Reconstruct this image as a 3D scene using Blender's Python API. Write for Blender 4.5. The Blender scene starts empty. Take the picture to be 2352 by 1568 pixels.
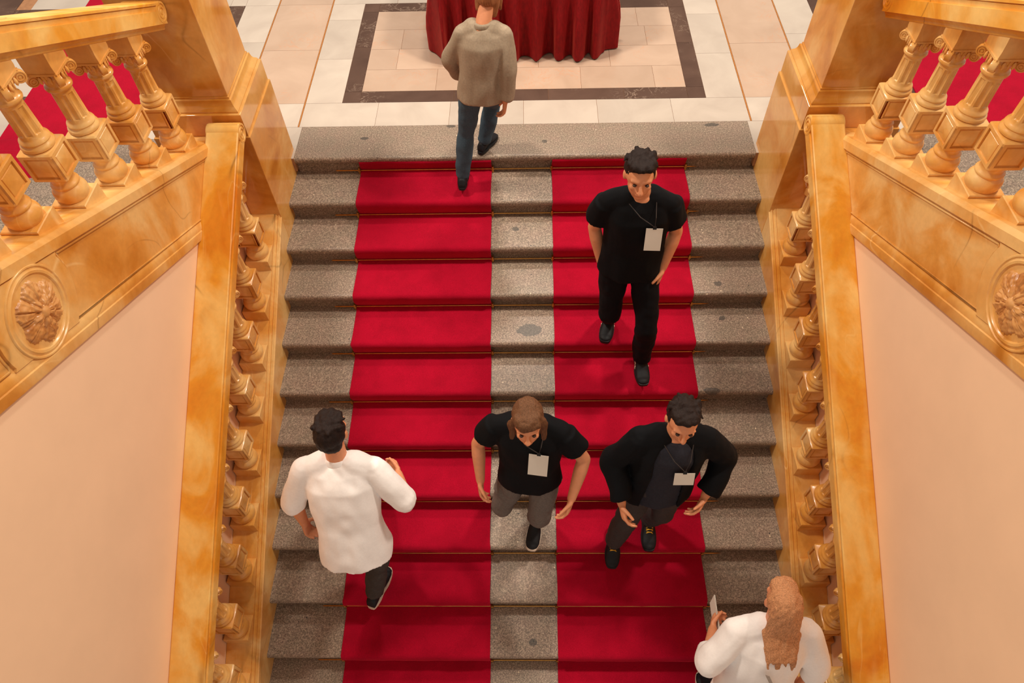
import bpy, bmesh, math, random
from mathutils import Vector, Matrix, noise

# ------------------------------------------------------------------ camera, world, lights
SC = bpy.context.scene
COL = SC.collection
F_PX, PITCH, YAW, ROLL = 1640.34, math.radians(54.5212), math.radians(-2.3022), math.radians(-2.2591)
CAM_POS = Vector((0.0312, -4.1782, 3.4864))
H, D = 0.155, 0.31221            # riser height, tread depth
M = H / D                        # slope of every flight

fwd = Vector((math.sin(YAW) * math.cos(PITCH), math.cos(YAW) * math.cos(PITCH), -math.sin(PITCH)))
rgt = Vector((math.cos(YAW), -math.sin(YAW), 0))
upv = rgt.cross(fwd)
cr, sr = math.cos(ROLL), math.sin(ROLL)
r2 = rgt * cr + upv * sr
u2 = upv * cr - rgt * sr
cam = bpy.data.cameras.new('camera')
cam.sensor_width = 36.0
cam.sensor_fit = 'HORIZONTAL'
cam.lens = F_PX / 2352 * 36.0
cam.clip_start = 0.05
camo = bpy.data.objects.new('camera', cam)
COL.objects.link(camo)
mw = Matrix.Identity(4)
for i in range(3):
    mw[i][0], mw[i][1], mw[i][2], mw[i][3] = r2[i], u2[i], -fwd[i], CAM_POS[i]
camo.matrix_world = mw
SC.camera = camo

w = bpy.data.worlds.new('hall_light')
SC.world = w
w.use_nodes = True
bg = w.node_tree.nodes['Background']
bg.inputs[0].default_value = (1.0, 0.90, 0.79, 1)
bg.inputs[1].default_value = 0.38

def lamp(name, loc, watt, radius, col):
    l = bpy.data.lights.new(name, 'POINT')
    l.energy = watt
    l.shadow_soft_size = radius
    l.color = col
    o = bpy.data.objects.new(name, l)
    o.location = loc
    COL.objects.link(o)
WARM = (1.0, 0.89, 0.76)
lamp('landing_chandelier_light', (0.1, 1.7, 4.7), 330, 0.25, WARM)
lamp('side_fill_light', (-3.5, -0.3, 6.8), 1040, 0.40, WARM)  # pair of added fill lamps, no fixture behind them, to brighten the opposite walls
lamp('side_fill_light', (3.5, -0.3, 6.8), 1010, 0.40, WARM)

vs = SC.view_settings
vs.view_transform = 'Standard'
vs.look = 'None'
vs.gamma = 1.0
vs.use_curve_mapping = False
vs.exposure = 0.33

# ------------------------------------------------------------------ colour + material helpers
def lin(c):
    return tuple(((v / 255) / 12.92 if v / 255 <= 0.04045 else ((v / 255 + 0.055) / 1.055) ** 2.4) for v in c) + (1.0,)

class NT:
    def __init__(s, name, rough=0.5, spec=0.5):
        s.m = bpy.data.materials.new(name)
        s.m.use_nodes = True
        s.t = s.m.node_tree
        s.b = s.t.nodes['Principled BSDF']
        s.b.inputs['Roughness'].default_value = rough
        s.b.inputs['Specular IOR Level'].default_value = spec
    def n(s, typ, **kw):
        nd = s.t.nodes.new(typ)
        for k, v in kw.items():
            if k in nd.inputs:
                nd.inputs[k].default_value = v
            else:
                setattr(nd, k, v)
        return nd
    def l(s, a, b):
        s.t.links.new(a, b)
    def pos(s, scale=(1, 1, 1), rot=(0, 0, 0), obj=False):
        if obj:
            src = s.n('ShaderNodeTexCoord').outputs['Object']
        else:
            src = s.n('ShaderNodeNewGeometry').outputs['Position']
        mp = s.n('ShaderNodeMapping')
        mp.inputs['Scale'].default_value = scale
        mp.inputs['Rotation'].default_value = rot
        s.l(src, mp.inputs['Vector'])
        return mp.outputs['Vector']
    def noise(s, vec, scale, detail=4, rough=0.55, dist=0.0):
        nd = s.n('ShaderNodeTexNoise')
        nd.inputs['Scale'].default_value = scale
        nd.inputs['Detail'].default_value = detail
        nd.inputs['Roughness'].default_value = rough
        nd.inputs['Distortion'].default_value = dist
        s.l(vec, nd.inputs['Vector'])
        return nd.outputs['Fac']
    def ramp(s, fac, stops):
        nd = s.n('ShaderNodeValToRGB')
        el = nd.color_ramp.elements
        el[0].position, el[0].color = stops[0]
        el[1].position, el[1].color = stops[1]
        for p, c in stops[2:]:
            e = el.new(p)
            e.color = c
        s.l(fac, nd.inputs['Fac'])
        return nd.outputs['Color']
    def mix(s, fac, a, b, typ='MIX'):
        nd = s.n('ShaderNodeMix', data_type='RGBA', blend_type=typ)
        if hasattr(fac, 'node'):
            s.l(fac, nd.inputs[0])
        else:
            nd.inputs[0].default_value = fac
        for i, v in ((6, a), (7, b)):
            if hasattr(v, 'node'):
                s.l(v, nd.inputs[i])
            else:
                nd.inputs[i].default_value = v
        return nd.outputs[2]
    def math(s, op, a, b=0.0, c=None):
        nd = s.n('ShaderNodeMath', operation=op)
        for i, v in enumerate((a, b) if c is None else (a, b, c)):
            if hasattr(v, 'node'):
                s.l(v, nd.inputs[i])
            else:
                nd.inputs[i].default_value = v
        return nd.outputs[0]
    def bump(s, fac, strength, dist=0.01):
        nd = s.n('ShaderNodeBump')
        nd.inputs['Strength'].default_value = strength
        nd.inputs['Distance'].default_value = dist
        s.l(fac, nd.inputs['Height'])
        s.l(nd.outputs['Normal'], s.b.inputs['Normal'])
    def base(s, col):
        if hasattr(col, 'node'):
            s.l(col, s.b.inputs['Base Color'])
        else:
            s.b.inputs['Base Color'].default_value = col
        return s.m

BW = [(0.0, (0, 0, 0, 1)), (1.0, (1, 1, 1, 1))]

def marble(name, c_dark, c_mid, c_light, scale=2.2, vein=0.5, rough=0.16, stretch=(1, 1, 1), rot=(0.4, 0.3, 0.2), light_vein=0.5):
    t = NT(name, rough, 0.5)
    v = t.pos(stretch, rot)
    n1 = t.noise(v, scale, 5, 0.55, 0.9)
    col = t.ramp(n1, [(0.30, c_dark), (0.62, c_light), (0.46, c_mid)])
    # long drifting streaks, thin dark cracks and pale seams
    st = t.pos((stretch[0] * 3.2, stretch[1] * 0.9, stretch[2] * 0.9), (rot[0] + 0.5, rot[1] + 0.7, rot[2] + 0.6))
    n0 = t.noise(st, scale * 0.8, 3, 0.5, 0.5)
    col = t.mix(t.ramp(n0, [(0.52, (0, 0, 0, 1)), (0.72, (0.75, 0.75, 0.75, 1))]), col, c_light)
    n2 = t.noise(v, scale * 0.55, 1.5, 0.4, 0.35)
    rid = t.math('ABSOLUTE', t.math('SUBTRACT', n2, 0.5))
    vm = t.ramp(rid, [(0.0, (1, 1, 1, 1)), (0.0045, (0, 0, 0, 1))])
    brk = t.ramp(t.noise(v, scale * 1.1, 2), [(0.48, (0, 0, 0, 1)), (0.62, (1, 1, 1, 1))])
    vf = t.math('MULTIPLY', t.math('MULTIPLY', vm, brk), vein)
    col = t.mix(vf, col, tuple(x * 0.3 for x in c_dark[:3]) + (1,))
    n3 = t.noise(st, scale * 0.9, 2, 0.5, 0.6)
    rid2 = t.math('ABSOLUTE', t.math('SUBTRACT', n3, 0.47))
    vm2 = t.ramp(rid2, [(0.0, (1, 1, 1, 1)), (0.012, (0, 0, 0, 1))])
    brk2 = t.ramp(t.noise(v, scale * 1.3, 2), [(0.5, (0, 0, 0, 1)), (0.66, (1, 1, 1, 1))])
    col = t.mix(t.math('MULTIPLY', t.math('MULTIPLY', vm2, brk2), light_vein), col, tuple(min(1, x * 1.15 + 0.08) for x in c_light[:3]) + (1,))
    fine = t.noise(v, scale * 14, 4, 0.6)
    col = t.mix(0.18, col, t.ramp(fine, [(0.3, (0.45, 0.45, 0.45, 1)), (0.7, (1, 1, 1, 1))]), 'MULTIPLY')
    t.b.inputs['Coat Weight'].default_value = 0.12
    t.b.inputs['Coat Roughness'].default_value = 0.06
    return t.base(col)

MAT = {}
MAT['marble'] = marble('orange_marble', lin((206, 132, 46)), lin((228, 160, 74)), lin((240, 192, 120)), 2.4, 0.5, 0.28)
MAT['marble_rail'] = marble('orange_rail_marble', lin((216, 122, 0)), lin((232, 156, 40)), lin((244, 196, 112)), 2.2, 0.6, 0.48, (1, 0.8, 1), (0.2, 0.5, 0.7), 0.25)
MAT['marble_pier'] = marble('orange_pier_marble', lin((192, 116, 36)), lin((218, 146, 60)), lin((234, 178, 100)), 1.9, 0.35, 0.10)
MAT['marble_rosette'] = marble('rosette_marble', lin((170, 100, 44)), lin((208, 142, 76)), lin((224, 164, 98)), 6, 0.5, 0.35)

def plain(name, c, rough=0.8, nscale=30.0, amt=0.12, bump=0.0, spec=0.3):
    t = NT(name, rough, spec)
    v = t.pos()
    nz = t.noise(v, nscale, 5)
    lo = tuple(x * (1 - amt) for x in c[:3]) + (1,)
    hi = tuple(min(1, x * (1 + amt)) for x in c[:3]) + (1,)
    col = t.ramp(nz, [(0.3, lo), (0.7, hi)])
    if bump:
        t.bump(nz, bump, 0.004)
    return t.base(col)
MAT['wall'] = plain('peach_plaster', lin((246, 206, 168)), 0.85, 3.0, 0.03, 0.02)

def granite(name):
    t = NT(name, 0.42, 0.5)
    v = t.pos()
    n1 = t.noise(v, 95, 3, 0.75)
    n2 = t.noise(v, 230, 2, 0.7)
    c = t.ramp(n1, [(0.40, lin((50, 40, 34))), (0.62, lin((206, 184, 160))), (0.5, lin((110, 93, 79)))])
    c = t.mix(0.5, c, t.ramp(n2, [(0.40, lin((44, 36, 32))), (0.60, lin((198, 176, 152)))]))
    pk = t.noise(v, 9, 3, 0.6)
    c = t.mix(0.22, c, t.ramp(pk, [(0.35, lin((140, 126, 108))), (0.65, lin((164, 130, 116)))]))
    # pale and dark mineral grains
    vo = t.n('ShaderNodeTexVoronoi')
    vo.inputs['Scale'].default_value = 20
    t.l(v, vo.inputs['Vector'])
    grain = t.math('LESS_THAN', vo.outputs['Distance'], 0.10)
    pick = t.n('ShaderNodeSeparateColor')
    t.l(vo.outputs['Color'], pick.inputs[0])
    c = t.mix(t.math('MULTIPLY', grain, t.math('GREATER_THAN', pick.outputs[0], 0.93)), c, lin((226, 206, 176)))
    c = t.mix(t.math('MULTIPLY', grain, t.math('LESS_THAN', pick.outputs[0], 0.06)), c, lin((46, 46, 46)))
    # trodden dark stains, each with a place of its own
    for (sx, sy, sz, rx, ry) in STAINS:
        wob = t.n('ShaderNodeVectorMath', operation='SUBTRACT')
        t.l(v, wob.inputs[0])
        wob.inputs[1].default_value = (sx, sy, sz)
        sc = t.n('ShaderNodeVectorMath', operation='MULTIPLY')
        t.l(wob.outputs[0], sc.inputs[0])
        sc.inputs[1].default_value = (1 / rx, 1 / ry, 8)
        ln = t.n('ShaderNodeVectorMath', operation='LENGTH')
        t.l(sc.outputs[0], ln.inputs[0])
        rag = t.math('MULTIPLY_ADD', t.noise(v, 26, 3), 0.9, t.math('SUBTRACT', ln.outputs['Value'], 0.45))
        c = t.mix(t.math('MULTIPLY', t.math('LESS_THAN', rag, 1.0), 0.72), c, lin((60, 58, 54)))
    t.bump(n1, 0.10, 0.002)
    return t.base(c)
# x, y, z, radius x, radius y of the stains (measured on their treads)
STAINS = [(0.04, -1.155, -0.62, 0.085, 0.052), (1.43, 0.305, 0.0, 0.055, 0.02), (-0.06, -0.46, -0.31, 0.026, 0.022),
          (1.385, -0.87, -0.465, 0.028, 0.022), (1.42, -1.06, -0.62, 0.022, 0.018), (0.045, -3.05, -1.55, 0.026, 0.022),
          (-1.20, 0.20, 0, 0.03, 0.018), (-0.55, 0.33, 0, 0.035, 0.016), (0.16, 0.14, 0, 0.02, 0.018), (1.30, -1.57, -0.775, 0.06, 0.02)]
MAT['granite'] = granite('speckled_granite')

def carpet_mat(name, c):
    t = NT(name, 0.95, 0.1)
    v = t.pos()
    n1 = t.noise(v, 260, 3, 0.7)
    n2 = t.noise(v, 5, 4, 0.6)
    col = t.ramp(n1, [(0.3, tuple(x * 0.72 for x in c[:3]) + (1,)), (0.7, tuple(min(1, x * 1.2) for x in c[:3]) + (1,))])
    col = t.mix(0.35, col, t.ramp(n2, [(0.35, (0.55, 0.5, 0.5, 1)), (0.6, (1, 1, 1, 1))]), 'MULTIPLY')
    t.b.inputs['Sheen Weight'].default_value = 0.8
    t.b.inputs['Sheen Roughness'].default_value = 0.45
    t.b.inputs['Sheen Tint'].default_value = (0.9, 0.05, 0.10, 1)
    t.bump(n1, 0.35, 0.004)
    return t.base(col)
MAT['carpet'] = carpet_mat('red_carpet', lin((170, 8, 40)))

def floor_marble(name, c, c2, vein, amt):
    t = NT(name, 0.22, 0.5)
    oi = t.n('ShaderNodeObjectInfo')
    src = t.n('ShaderNodeNewGeometry').outputs['Position']
    ad = t.n('ShaderNodeVectorMath', operation='MULTIPLY_ADD')
    t.l(oi.outputs['Random'], ad.inputs[0])
    ad.inputs[1].default_value = (37, 19, 11)
    t.l(src, ad.inputs[2])
    v = ad.outputs[0]
    n1 = t.noise(v, 3.0, 4, 0.55, 0.6)
    col = t.ramp(n1, [(0.3, c), (0.7, c2)])
    n2 = t.noise(v, 7.0, 5, 0.65, 1.4)
    rid = t.math('ABSOLUTE', t.math('SUBTRACT', n2, 0.5))
    vm = t.ramp(rid, [(0.0, (1, 1, 1, 1)), (0.02, (0, 0, 0, 1))])
    brk = t.ramp(t.noise(v, 2.2, 2), [(0.5, (0, 0, 0, 1)), (0.68, (1, 1, 1, 1))])
    col = t.mix(t.math('MULTIPLY', t.math('MULTIPLY', vm, brk), amt), col, vein)
    hs = t.n('ShaderNodeHueSaturation')
    t.l(col, hs.inputs['Color'])
    t.l(t.math('MULTIPLY_ADD', oi.outputs['Random'], 0.12, 0.93), hs.inputs['Value'])
    return t.base(hs.outputs['Color'])
MAT['tile_white'] = floor_marble('white_floor_marble', lin((186, 171, 157)), lin((200, 186, 171)), lin((196, 180, 168)), 0.5)
MAT['tile_pink'] = floor_marble('pink_floor_marble', lin((182, 154, 132)), lin((194, 166, 144)), lin((208, 140, 96)), 0.55)
DT = MAT['tile_dark'] = floor_marble('dark_brown_floor_marble', lin((78, 56, 46)), lin((96, 72, 60)), lin((196, 170, 148)), 0.5)
DT.node_tree.nodes['Principled BSDF'].inputs['Roughness'].default_value = 0.6
DT.node_tree.nodes['Principled BSDF'].inputs['Specular IOR Level'].default_value = 0.2
MAT['grout'] = plain('brown_joint', lin((168, 120, 84)), 0.8)
MAT['brass_strip'] = plain('brass_inlay', lin((176, 112, 52)), 0.4)

def metal(name, c, rough):
    t = NT(name, rough)
    t.b.inputs['Metallic'].default_value = 1.0
    v = t.pos()
    return t.base(t.ramp(t.noise(v, 40, 3), [(0.3, tuple(x * 0.75 for x in c[:3]) + (1,)), (0.7, c)]))
MAT['brass'] = metal('polished_brass', lin((226, 164, 86)), 0.28)

def velvet(name, c):
    t = NT(name, 0.7, 0.2)
    v = t.pos((1, 1, 0.35))
    n = t.noise(v, 60, 4, 0.6)
    col = t.ramp(n, [(0.3, tuple(x * 0.6 for x in c[:3]) + (1,)), (0.7, c)])
    t.b.inputs['Sheen Weight'].default_value = 0.9
    t.b.inputs['Sheen Roughness'].default_value = 0.3
    t.b.inputs['Sheen Tint'].default_value = (1.0, 0.16, 0.10, 1)
    return t.base(col)
MAT['velvet'] = velvet('dark_red_velvet', lin((136, 10, 16)))

def cloth(name, c, amt=0.15, scale=90.0):
    t = NT(name, 0.85, 0.2)
    v = t.pos(obj=False)
    n = t.noise(v, scale, 4, 0.6)
    n2 = t.noise(v, 6, 3)
    col = t.ramp(n, [(0.3, tuple(x * (1 - amt) for x in c[:3]) + (1,)), (0.7, tuple(min(1, x * (1 + amt)) for x in c[:3]) + (1,))])
    col = t.mix(0.3, col, t.ramp(n2, [(0.3, (0.75, 0.75, 0.75, 1)), (0.7, (1, 1, 1, 1))]), 'MULTIPLY')
    t.bump(n, 0.12, 0.003)
    return t.base(col)
def skin_mat(name, c):
    t = NT(name, 0.5, 0.4)
    v = t.pos()
    n = t.noise(v, 35, 4)
    col = t.ramp(n, [(0.3, tuple(x * 0.9 for x in c[:3]) + (1,)), (0.7, c)])
    t.b.inputs['Subsurface Weight'].default_value = 0.08
    t.b.inputs['Subsurface Radius'].default_value = (0.01, 0.004, 0.002)
    return t.base(col)
def hair_mat(name, c):
    t = NT(name, 0.6, 0.15)
    v = t.pos((1, 1, 0.12))
    n = t.noise(v, 190, 4, 0.7)
    col = t.ramp(n, [(0.3, tuple(x * 0.5 for x in c[:3]) + (1,)), (0.7, tuple(min(1, x * 1.25) for x in c[:3]) + (1,))])
    t.bump(n, 0.6, 0.004)
    return t.base(col)

# ------------------------------------------------------------------ object helpers
def link(name, me, mat=None, parent=None, smooth=False):
    o = bpy.data.objects.new(name, me)
    COL.objects.link(o)
    if mat is not None and not me.materials:
        me.materials.append(mat)
    if parent is not None:
        o.parent = parent
    if smooth:
        for p in me.polygons:
            p.use_smooth = True
    return o
def mesh(name, v, f):
    me = bpy.data.meshes.new(name)
    me.from_pydata([tuple(x) for x in v], [], f)
    me.update()
    bm = bmesh.new()
    bm.from_mesh(me)
    bmesh.ops.recalc_face_normals(bm, faces=bm.faces)
    bm.to_mesh(me)
    bm.free()
    return me
def empty(name, loc=(0, 0, 0)):
    o = bpy.data.objects.new(name, None)
    o.empty_display_size = 0.1
    o.location = loc
    COL.objects.link(o)
    return o
def tag(o, label, cat, group=None):
    o['label'] = label
    o['category'] = cat
    if group:
        o['group'] = group
    return o
def struct(o):
    o['kind'] = 'structure'
    return o

class MB:
    """collects simple solids into one mesh"""
    def __init__(s):
        s.v, s.f = [], []
    def add(s, v, f):
        o = len(s.v)
        s.v += [tuple(x) for x in v]
        s.f += [tuple(i + o for i in q) for q in f]
    def box(s, x0, x1, y0, y1, z0, z1):
        v = [(x, y, z) for x in (x0, x1) for y in (y0, y1) for z in (z0, z1)]
        s.add(v, [(0, 1, 3, 2), (4, 6, 7, 5), (0, 4, 5, 1), (2, 3, 7, 6), (0, 2, 6, 4), (1, 5, 7, 3)])
    def rings(s, rings, cap=True):
        n = len(rings[0])
        v = [p for r in rings for p in r]
        f = []
        for k in range(len(rings) - 1):
            for i in range(n):
                j = (i + 1) % n
                f.append((k * n + i, k * n + j, (k + 1) * n + j, (k + 1) * n + i))
        if cap:
            f.append(tuple(range(n - 1, -1, -1)))
            f.append(tuple((len(rings) - 1) * n + i for i in range(n)))
        s.add(v, f)
    def lathe(s, prof, seg=32, cx=0, cy=0, cz=0):
        s.rings([[(cx + r * math.cos(2 * math.pi * i / seg), cy + r * math.sin(2 * math.pi * i / seg), cz + z) for i in range(seg)] for r, z in prof])
    def tube(s, pts, r, seg=10):
        rings = []
        for i, p in enumerate(pts):
            p = Vector(p)
            a = Vector(pts[max(0, i - 1)])
            b = Vector(pts[min(len(pts) - 1, i + 1)])
            t = (b - a).normalized()
            q = t.cross(Vector((0, 0, 1)) if abs(t.z) < 0.9 else Vector((1, 0, 0))).normalized()
            w_ = t.cross(q)
            rr = r[i] if isinstance(r, (list, tuple)) else r
            rings.append([p + (q * math.cos(2 * math.pi * k / seg) + w_ * math.sin(2 * math.pi * k / seg)) * rr for k in range(seg)])
        s.rings(rings)
    def build(s, name, mat=None, parent=None, smooth=False, bevel=0.0, autosmooth=None):
        me = mesh(name, s.v, s.f)
        if bevel:
            bm = bmesh.new()
            bm.from_mesh(me)
            bmesh.ops.bevel(bm, geom=[e for e in bm.edges if e.calc_face_angle(0) > 0.5], offset=bevel, segments=2, affect='EDGES', profile=0.6)
            bm.to_mesh(me)
            bm.free()
        o = link(name, me, mat, parent, smooth)
        if autosmooth is not None:
            sharp(me, autosmooth)
        return o
def sharp(me, ang):
    bm = bmesh.new()
    bm.from_mesh(me)
    for f in bm.faces:
        f.smooth = True
    for e in bm.edges:
        e.smooth = e.calc_face_angle(0) < ang
    bm.to_mesh(me)
    bm.free()

ORD = ['topmost', 'second', 'third', 'fourth', 'fifth', 'sixth', 'seventh', 'eighth', 'ninth', 'tenth', 'eleventh', 'twelfth', 'thirteenth', 'fourteenth']

# ------------------------------------------------------------------ central staircase
HW = 1.722            # half width between the strings
NST = 14
def rY(k):            # riser plane below tread k-1
    return -(k - 1) * D + 0.015
def nose_profile(ny, z, ry, back, h=H):
    p = [(back, z)]
    for a in range(0, 7):
        t = a / 6 * math.pi * 0.5
        p.append((ny + 0.022 - 0.022 * math.sin(t), z - 0.022 + 0.022 * math.cos(t)))
    p += [(ny + 0.002, z - 0.040), (ny + 0.012, z - 0.052), (ry - 0.006, z - 0.056), (ry, z - 0.066), (ry, z - h), (back, z - h)]
    return p
def extrude_x(prof, x0, x1):
    n = len(prof)
    v = [(x0, y, z) for y, z in prof] + [(x1, y, z) for y, z in prof]
    f = [(i, (i + 1) % n, n + (i + 1) % n, n + i) for i in range(n)] + [tuple(range(n)), tuple(range(2 * n - 1, n - 1, -1))]
    return v, f
stair = tag(empty('staircase', (0, 0, -NST * H)), 'broad speckled granite stairs with two red carpet runners and brass rods', 'staircase')
for k in range(0, NST):
    z = -k * H
    ny = -k * D - 0.025
    back = 0.345 if k == 0 else rY(k) + 0.05
    prof = nose_profile(ny, z, rY(k + 1), back)
    if k == 0:
        v, f = extrude_x(prof, -1.70, 1.70)
    else:
        v, f = extrude_x(prof, -HW, HW)
    me = mesh('step', v, f)
    o = link('step', me, MAT['granite'])
    o.parent = stair
    o.matrix_parent_inverse = Matrix.Translation((0, 0, NST * H))
    sharp(me, 0.6)

# carpet runners
def carpet_path():
    T = 0.010
    p = [(-0.008, -0.030), (-0.022, -0.034), (-0.030, -0.045), (-0.026, -0.065), (-0.012, -0.100), (-0.001, -0.135)]
    for k in range(1, NST):
        z = -k * H
        ry = -(k - 1) * D
        ny = -k * D - 0.025
        p += [(ry - 0.006, z + 0.024), (ry - 0.018, z + T + 0.006), (ry - 0.05, z + T), (ry - 0.15, z + T + 0.001), (ny + 0.05, z + T)]
        for a in range(0, 6):
            t = a / 5 * math.pi * 0.5
            p.append((ny + 0.02 - 0.032 * math.sin(t), z - 0.022 + 0.032 * math.cos(t)))
        p += [(ny - 0.011, z - 0.045), (ny - 0.002, z - 0.075), (ny + 0.012, z - 0.105), (ny + 0.021, z - 0.128)]
    return p
def ribbon(path, x0, x1, T, wob=0.0, nx=10, seed=0, out=None):
    """thick strip following path (y,z): outer face at path, inner face T behind it"""
    v, f = [], []
    n = len(path)
    nor = []
    for i in range(n):
        a = Vector(path[max(0, i - 1)])
        b = Vector(path[min(n - 1, i + 1)])
        t = (b - a).normalized()
        nv = Vector((-t.y, t.x))
        if nv.y < 0 and abs(nv.y) > abs(nv.x) * 0.2:
            nv = -nv
        nor.append(nv)
    for side in (0, 1):
        for i in range(n):
            y, z = path[i]
            for j in range(nx + 1):
                u = j / nx
                x = x0 + (x1 - x0) * u
                wv = noise.noise(Vector((seed, i * 0.35, j * 4.0 if j in (0, nx) else j * 0.7))) * wob
                ex = noise.noise(Vector((seed + 5, i * 0.25, (j > nx / 2) * 9))) * 0.006 if j in (0, nx) else 0
                yy, zz = y, z
                if side:
                    yy, zz = y - outn[i][0] * T, z - outn[i][1] * T
                else:
                    yy, zz = y + outn[i][0] * wv, z + outn[i][1] * wv
                v.append((x + ex, yy, zz))
    w_ = nx + 1
    for i in range(n - 1):
        for j in range(nx):
            a = i * w_ + j
            f.append((a, a + 1, a + w_ + 1, a + w_))
            b = n * w_ + a
            f.append((b, b + w_, b + w_ + 1, b + 1))
        for j in (0, nx):
            a = i * w_ + j
            b = n * w_ + a
            f.append((a, a + w_, b + w_, b))
    for i in (0, n - 1):
        for j in range(nx):
            a = i * w_ + j
            b = n * w_ + a
            f.append((a, b, b + 1, a + 1))
    return v, f
cpath = carpet_path()
def outward(path, sgn):
    res = []
    n = len(path)
    for i in range(n):
        a = Vector(path[max(0, i - 1)])
        b = Vector(path[min(n - 1, i + 1)])
        t = (b - a).normalized()
        res.append((t.y * sgn, -t.x * sgn))
    return res
outn = outward(cpath, -1)
if outn[9][1] < 0:
    outn = outward(cpath, 1)
for lab, x0, x1, sd in (('red carpet runner beside the central granite strip, beneath the climbing person in white shirt', -1.226, -0.238, 1.0),
                        ('red carpet runner beside the central granite strip, under the yellow-laced black shoe', 0.212, 1.203, 2.0)):
    v, f = ribbon(cpath, x0, x1, 0.009, 0.004, 14, sd)
    o = link('carpet_runner', mesh('carpet_runner', v, f), MAT['carpet'], None)
    sharp(o.data, 1.0)
    tag(o, lab, 'carpet', 'red carpet runners on the central stairs')

# stair rods
rng = random.Random(4)
for k in range(1, NST):
    y, z = -(k - 1) * D - 0.014, -k * H + 0.030
    xl = -1.405 + rng.uniform(-0.02, 0.02)
    xr = 1.315 + rng.uniform(-0.03, 0.03)
    r = empty('stair_rod', (0, y, z))
    tag(r, 'thin brass stair rod with four clips, %s one below the landing' % ORD[k - 1], 'stair rod', 'brass stair rods')
    b = MB()
    b.tube([(xl, 0, 0), (xl + 0.012, 0, 0), (xr - 0.05, 0, 0), (xr, 0, 0)], [0.0015, 0.0048, 0.0048, 0.0015], 8)
    b.build('rod', MAT['brass'], r, True)
    for cx in (-1.234, -0.229, 0.210, 1.208):
        c = MB()
        c.box(cx - 0.0065, cx + 0.0065, -0.011, -0.006, -0.026, 0.026)
        c.box(cx - 0.0065, cx + 0.0065, -0.008, 0.010, 0.020, 0.026)
        c.box(cx - 0.010, cx + 0.010, -0.012, 0.004, -0.005, 0.005)
        c.build('clip', MAT['brass'], r, False, 0.0012)

# ------------------------------------------------------------------ landing floor
fb = MB()
fb.box(-6.2, 6.2, 0.345, 4.6, -0.12, -0.004)
for s in (-1, 1):
    fb.box(min(s * 1.70, s * 6.2), max(s * 1.70, s * 6.2), -0.02, 0.345, -0.12, -0.004)
floor = struct(fb.build('floor', MAT['grout']))
GAP = 0.0012
def tile(name, x0, x1, y0, y1, mat, dz=0.0):
    b = MB()
    b.box(x0 + GAP, x1 - GAP, y0 + GAP, y1 - GAP, -0.03, dz)
    return b.build(name, MAT[mat], floor)
XL = 1.732            # first brass strip
YA, YB = 0.345, 0.637
xs = [-XL + 0.006, -1.142, -0.572, 0.004, 0.576, 1.152, XL - 0.006]
for a, b in zip(xs, xs[1:]):
    tile('white_tile', a, b, YA, YB, 'tile_white')
# centre frame
FO, FI, Y0, Y1, Y2, Y3 = 1.435, 1.296, 0.637, 0.781, 1.954, 2.092
fx = [-FI, -0.55, 0.20, 0.80, FI]
for a, b in zip(fx, fx[1:]):
    tile('frame_strip', a, b, Y0, Y1, 'tile_dark')
    tile('frame_strip', a, b, Y2, Y3, 'tile_dark')
for s in (-1, 1):
    a, b = sorted((s * FI, s * FO))
    tile('frame_strip', a, b, Y0, Y1, 'tile_dark')
    tile('frame_strip', a, b, Y1, 1.40, 'tile_dark')
    tile('frame_strip', a, b, 1.40, Y2, 'tile_dark')
    tile('frame_strip', a, b, Y2, Y3, 'tile_dark')
rows = [Y1, 1.074, 1.367, 1.660, Y2]
offs = [(-0.703, -0.12, 0.467, 1.055), (-1.051, -0.46, 0.126, 0.72), (-1.038, -0.46, 0.14, 0.70, 1.05), (-0.75, -0.15, 0.45, 1.0)]
for (a, b), js in zip(zip(rows, rows[1:]), offs):
    q = [-FI] + list(js) + [FI]
    for c, d in zip(q, q[1:]):
        tile('pink_tile', c, d, a, b, 'tile_pink')
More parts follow.
